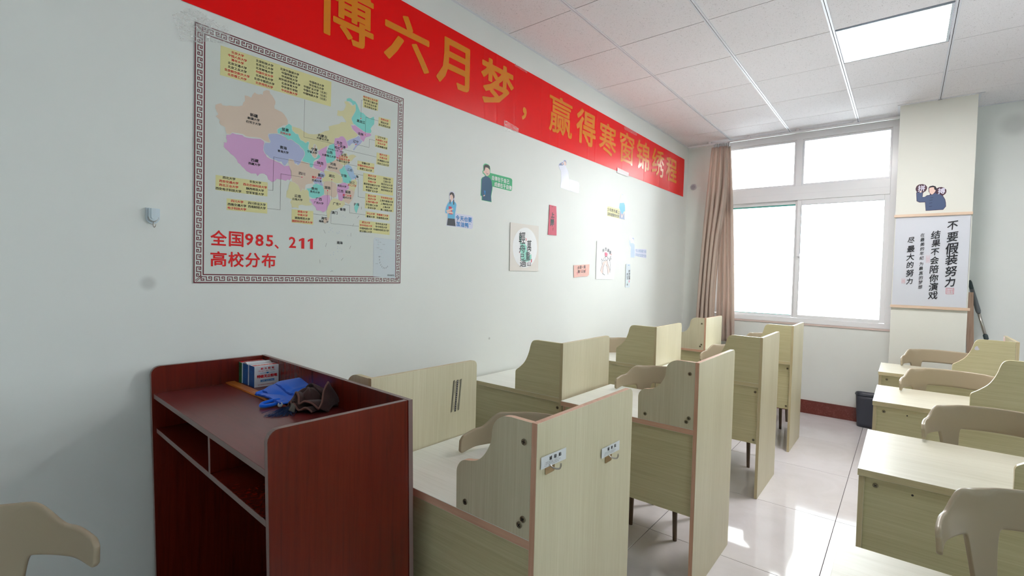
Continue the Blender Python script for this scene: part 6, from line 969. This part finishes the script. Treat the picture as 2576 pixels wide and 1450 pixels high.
for k, s in STICKERS.items():
    if k == 'scroll': continue
    nm, cat, lab = NM[k]; fr = PILF if s.get('W') else WALL
    bk = s['back'][1]; cu = sum(p[0] for p in bk) / len(bk); cv = sum(p[1] for p in bk) / len(bk)
    t = thing(nm, lab, cat, fr[0] + fr[1] * cu + fr[2] * cv)
    f0 = (fr[1] * -cu + fr[2] * -cv, fr[1], fr[2], fr[3])
    curl = k in ('redstrip', 'orange', 'bluestrip', 'poem', 'hands')
    base = .004 if curl else .0004
    rg = .28 if nm == 'wall_sticker' else .5
    bm = bmesh.new(); bm_prism(bm, bk, f0, 0.0003 if not curl else .0026, base + .0004, 0); obj('backing', bm, mat('paper_' + s['back'][0], PAL[s['back'][0]], rg), t)
    cols = []; bm = bmesh.new()
    for i, (c_, pts) in enumerate(s['polys']):
        if c_ not in cols: cols.append(c_)
        poly(bm, f0, pts, base + .0005 + .00003 * i, cols.index(c_))
    if s.get('lines'):
        cols.append('ink')
        for l in s['lines']: stroke(bm, f0, l, .0042, base + .0010, cols.index('ink'))
    if cols: obj('picture', bm, [mat('gloss_' + c_, PAL[c_], rg) for c_ in cols], t)
    else: bm.free()
    if s['texts']:
        cols = []; bm = bmesh.new()
        for c_, L in s['texts']:
            if c_ not in cols: cols.append(c_)
            brush = k in ('poem', 'redstrip', 'orange', 'hands', 'bluestrip')
            for ch, u, v_, ww, hh_ in L:
                if k == 'redstrip' and len(bm.verts): obj('brush_character', bm, pal('ink'), t); bm = bmesh.new()
                put(bm, f0, ch, u, v_, ww, hh_, base + .0012, (.012 if k != 'redstrip' else .04) if brush else .022, .0, cols.index(c_), .08 if brush else 0)
        obj('lettering' if k != 'redstrip' else 'brush_character', bm, [mat('gloss_' + c_, PAL[c_], rg) for c_ in cols], t)
# man's face details and pins
# scroll
s = STICKERS['scroll']; bk = s['back'][1]
sc_ = thing('hanging_scroll', 'white calligraphy scroll with two wooden bars hanging on the pillar', 'scroll', (2.31, PILLAR_Y, 1.63))
f0 = (Vector((-2.31, 0, -1.63)), X, Z, -Y)
bm = bmesh.new()
ul, ur, vt, vb = 2.055, 2.552, 2.030, 1.228
bm_grid(bm, lambda u, v_: f0[0] + X * (ul + (ur - ul) * u) + Z * (vb + (vt - vb) * v_) - Y * (.009 + .0018 * sin(3 * v_ * 6) * (.3 + .7 * v_)), 4, 60)
obj('paper', bm, mat('scroll_paper', (206, 211, 220), .5), sc_)
BARM = wood('pale_pine_bar', (206, 178, 152), (218, 192, 168), (228, 206, 184), 0, fine=.3)
for z_, dx in ((2.018, 0.), (1.203, .0)):
    bm = bmesh.new(); bm_box(bm, ul - .012 - 2.31, ur + .012 - 2.31 + .012 * (z_ < 1.5), -.020, -.003, z_ - 1.63, z_ + .024 - 1.63, .002); obj('wooden_bar', bm, BARM, sc_)
bm = bmesh.new()
for c_, L in s['texts']:
    for ch, u, v_, ww, hh_ in L: put(bm, f0, ch, u, v_, ww * .98, hh_ * .92, .0125, .014 if ww > .045 else .007, .06, 0, .14)
obj('brush_lettering', bm, pal('ink'), sc_)
SEALM = [mat('seal_red', (206, 56, 72), .5), mat('seal_pale', (214, 160, 166), .5), mat('seal_pink', (214, 128, 136), .5)]
for i, q in enumerate(s['seals']):
    bm = bmesh.new()
    a, b_ = min(p[0] for p in q), max(p[0] for p in q); c_, d_ = min(p[1] for p in q), max(p[1] for p in q)
    wd = .0022 if i == 0 else .0010
    stroke(bm, f0, [(a, c_), (b_, c_), (b_, d_), (a, d_), (a, c_)], wd, .0125)
    n_ = 4 if i == 0 else 3
    for k in range(n_): stroke(bm, f0, [(a + (b_ - a) * (k + .7) / (n_ + .4), c_ + .006), (a + (b_ - a) * (k + .7) / (n_ + .4), d_ - .006)], .0014, .0126)
    for k in (.3, .6): stroke(bm, f0, [(a + .006, c_ + (d_ - c_) * k), (b_ - .006, c_ + (d_ - c_) * k)], .0012, .0127)
    obj('red_seal', bm, SEALM[i], sc_)

# ------------------------------------------------------------------ small wall things
hk = thing('wall_hook', 'white plastic adhesive hook with metal catch on the left wall beside the map', 'hook', (0, .5435, 1.60))
WP = mat('white_hook_plastic', (206, 220, 228), .3)
def shield(w_, top_, bot_):
    return [(-w_, top_), (-w_, bot_ + w_)] + [(w_ * cos(radians(a)), bot_ + w_ + w_ * sin(radians(a)) * 1.0) for a in range(190, 351, 16)] + [(w_, bot_ + w_), (w_, top_)]
f0 = (Vector((0, 0, 0)), Y, Z, X)
bm = bmesh.new(); bm_prism(bm, shield(.0215, .027, -.030), f0, .0, .006, .001); obj('base_plate', bm, WP, hk)
bm = bmesh.new(); bm_prism(bm, shield(.0145, .0265, -.020), f0, .006, .014, .0015); bm_prism(bm, shield(.008, .0262, -.014), f0, .014, .017, .001); obj('cover', bm, WP, hk)
bm = bmesh.new()
bm_tube(bm, [(.010, -.0155, -.006), (.011, -.012, -.014), (.012, -.005, -.021), (.012, .0, -.023), (.012, .005, -.021), (.011, .012, -.014), (.010, .0155, -.006)], .0013, 8)
bm_tube(bm, [(.012, 0, -.022), (.012, 0, -.034), (.013, 0, -.040), (.018, .001, -.043), (.022, .003, -.039), (.023, .004, -.032)], .0015, 8)
obj('metal_hook', bm, STEEL, hk)
cp = thing('hole_plug', 'round grey pipe hole cap on the strip of wall left of the curtain', 'cap', (.078, D, 2.545))
bm = bmesh.new(); bm_tube(bm, [(0, 0, 0), (0, -.010, 0), (0, -.013, 0)], [.036, .036, .030], 28); obj('rim', bm, mat('grey_cap', (188, 186, 194), .4), cp)
bm = bmesh.new(); bm_tube(bm, [(0, -.013, 0), (0, -.0145, 0)], [.024, .022], 24); obj('insert', bm, mat('grey_cap_centre', (160, 158, 168), .5), cp)

# ------------------------------------------------------------------ wastebasket, mop, timber
wb = thing('wastebasket', 'dark grey rectangular wastebasket on the floor by the back wall', 'bin', (1.935, 5.915, 0))
BINM = mat('charcoal_plastic', (62, 66, 78), .45)
bm = bmesh.new()
def sup(u, k, n_=5.): a = 2 * pi * u; c_, s_ = cos(a), sin(a); q = (abs(c_) ** n_ + abs(s_) ** n_) ** (-1 / n_); return q * c_ * k, q * s_ * k
def binf(u, v_):
    k = .86 + .14 * v_; x, y = sup(u, 1.); return Vector((x * .132 * k, y * .096 * k, .003 + .315 * v_))
bm_grid(bm, binf, 64, 8, closed=True)
bm_grid(bm, lambda u, v_: Vector((sup(u, 1.)[0] * .1135 * v_, sup(u, 1.)[1] * .0826 * v_, .003)), 64, 2, closed=True)
bmesh.ops.remove_doubles(bm, verts=bm.verts, dist=.0004)
o = obj('body', bm, BINM, wb); m = o.modifiers.new('t', 'SOLIDIFY'); m.thickness = .0025
bm = bmesh.new(); pts = [Vector((sup(k / 64, 1.)[0] * .134, sup(k / 64, 1.)[1] * .098, .318)) for k in range(65)]; bm_tube(bm, pts, .0042, 8, False); obj('rim', bm, BINM, wb)
mo = thing('mop', 'grey mop with steel telescopic pole leaning in the corner right of the pillar', 'mop', (2.90, 5.80, 0))
a_ = Vector((2.586, 5.93, 1.465)); b__ = Vector((2.93, 5.80, .06)); o0 = Vector((2.90, 5.80, 0))
def along(q): return a_.lerp(b__, q) - o0
bm = bmesh.new(); bm_tube(bm, [along(.0), along(.012), along(.05), along(.06)], [.010, .015, .015, .013], 14); obj('end_cap', bm, mat('dark_teal_plastic', (46, 62, 66), .5), mo)
bm = bmesh.new(); bm_tube(bm, [along(.055), along(.12), along(.19), along(.205)], [.015, .017, .018, .014], 14); obj('grip', bm, mat('grey_grip', (104, 110, 114), .6), mo)
bm = bmesh.new(); bm_tube(bm, [along(.20), along(.345)], .0115, 14); bm_tube(bm, [along(.36), along(.97)], .0105, 14); obj('pole', bm, STEEL, mo)
bm = bmesh.new(); bm_tube(bm, [along(.335), along(.34), along(.362), along(.367)], [.0125, .0165, .0165, .0125], 14); obj('collar', bm, mat('dark_teal_plastic', (46, 62, 66), .5), mo)
bm = bmesh.new(); bm_box(bm, -.14, .20, -.05, .05, .012, .035, .006); bm_tube(bm, [(.03, 0, .03), (.03, 0, .07)], [.02, .013], 12); obj('head', bm, mat('grey_grip', (104, 110, 114), .6), mo)
bm = bmesh.new(); bm_box(bm, -.15, .21, -.06, .06, .001, .012, .004); obj('pad', bm, mat('pad_cloth', (150, 156, 160), .9), mo)
wdn = wood('weathered_timber', (160, 126, 104), (196, 164, 142), (212, 184, 164), 2, rough=.8, fine=.6)
st_ = thing('timber_batten', 'rough wooden batten leaning upright against the right side of the pillar', 'plank', (2.645, 5.86, 0))
bm = bmesh.new(); bm_box(bm, -.024, .024, -.011, .011, 0, 1.36, .002, M=Matrix.Rotation(radians(-2.4), 4, 'Y')); obj('batten', bm, wdn, st_)
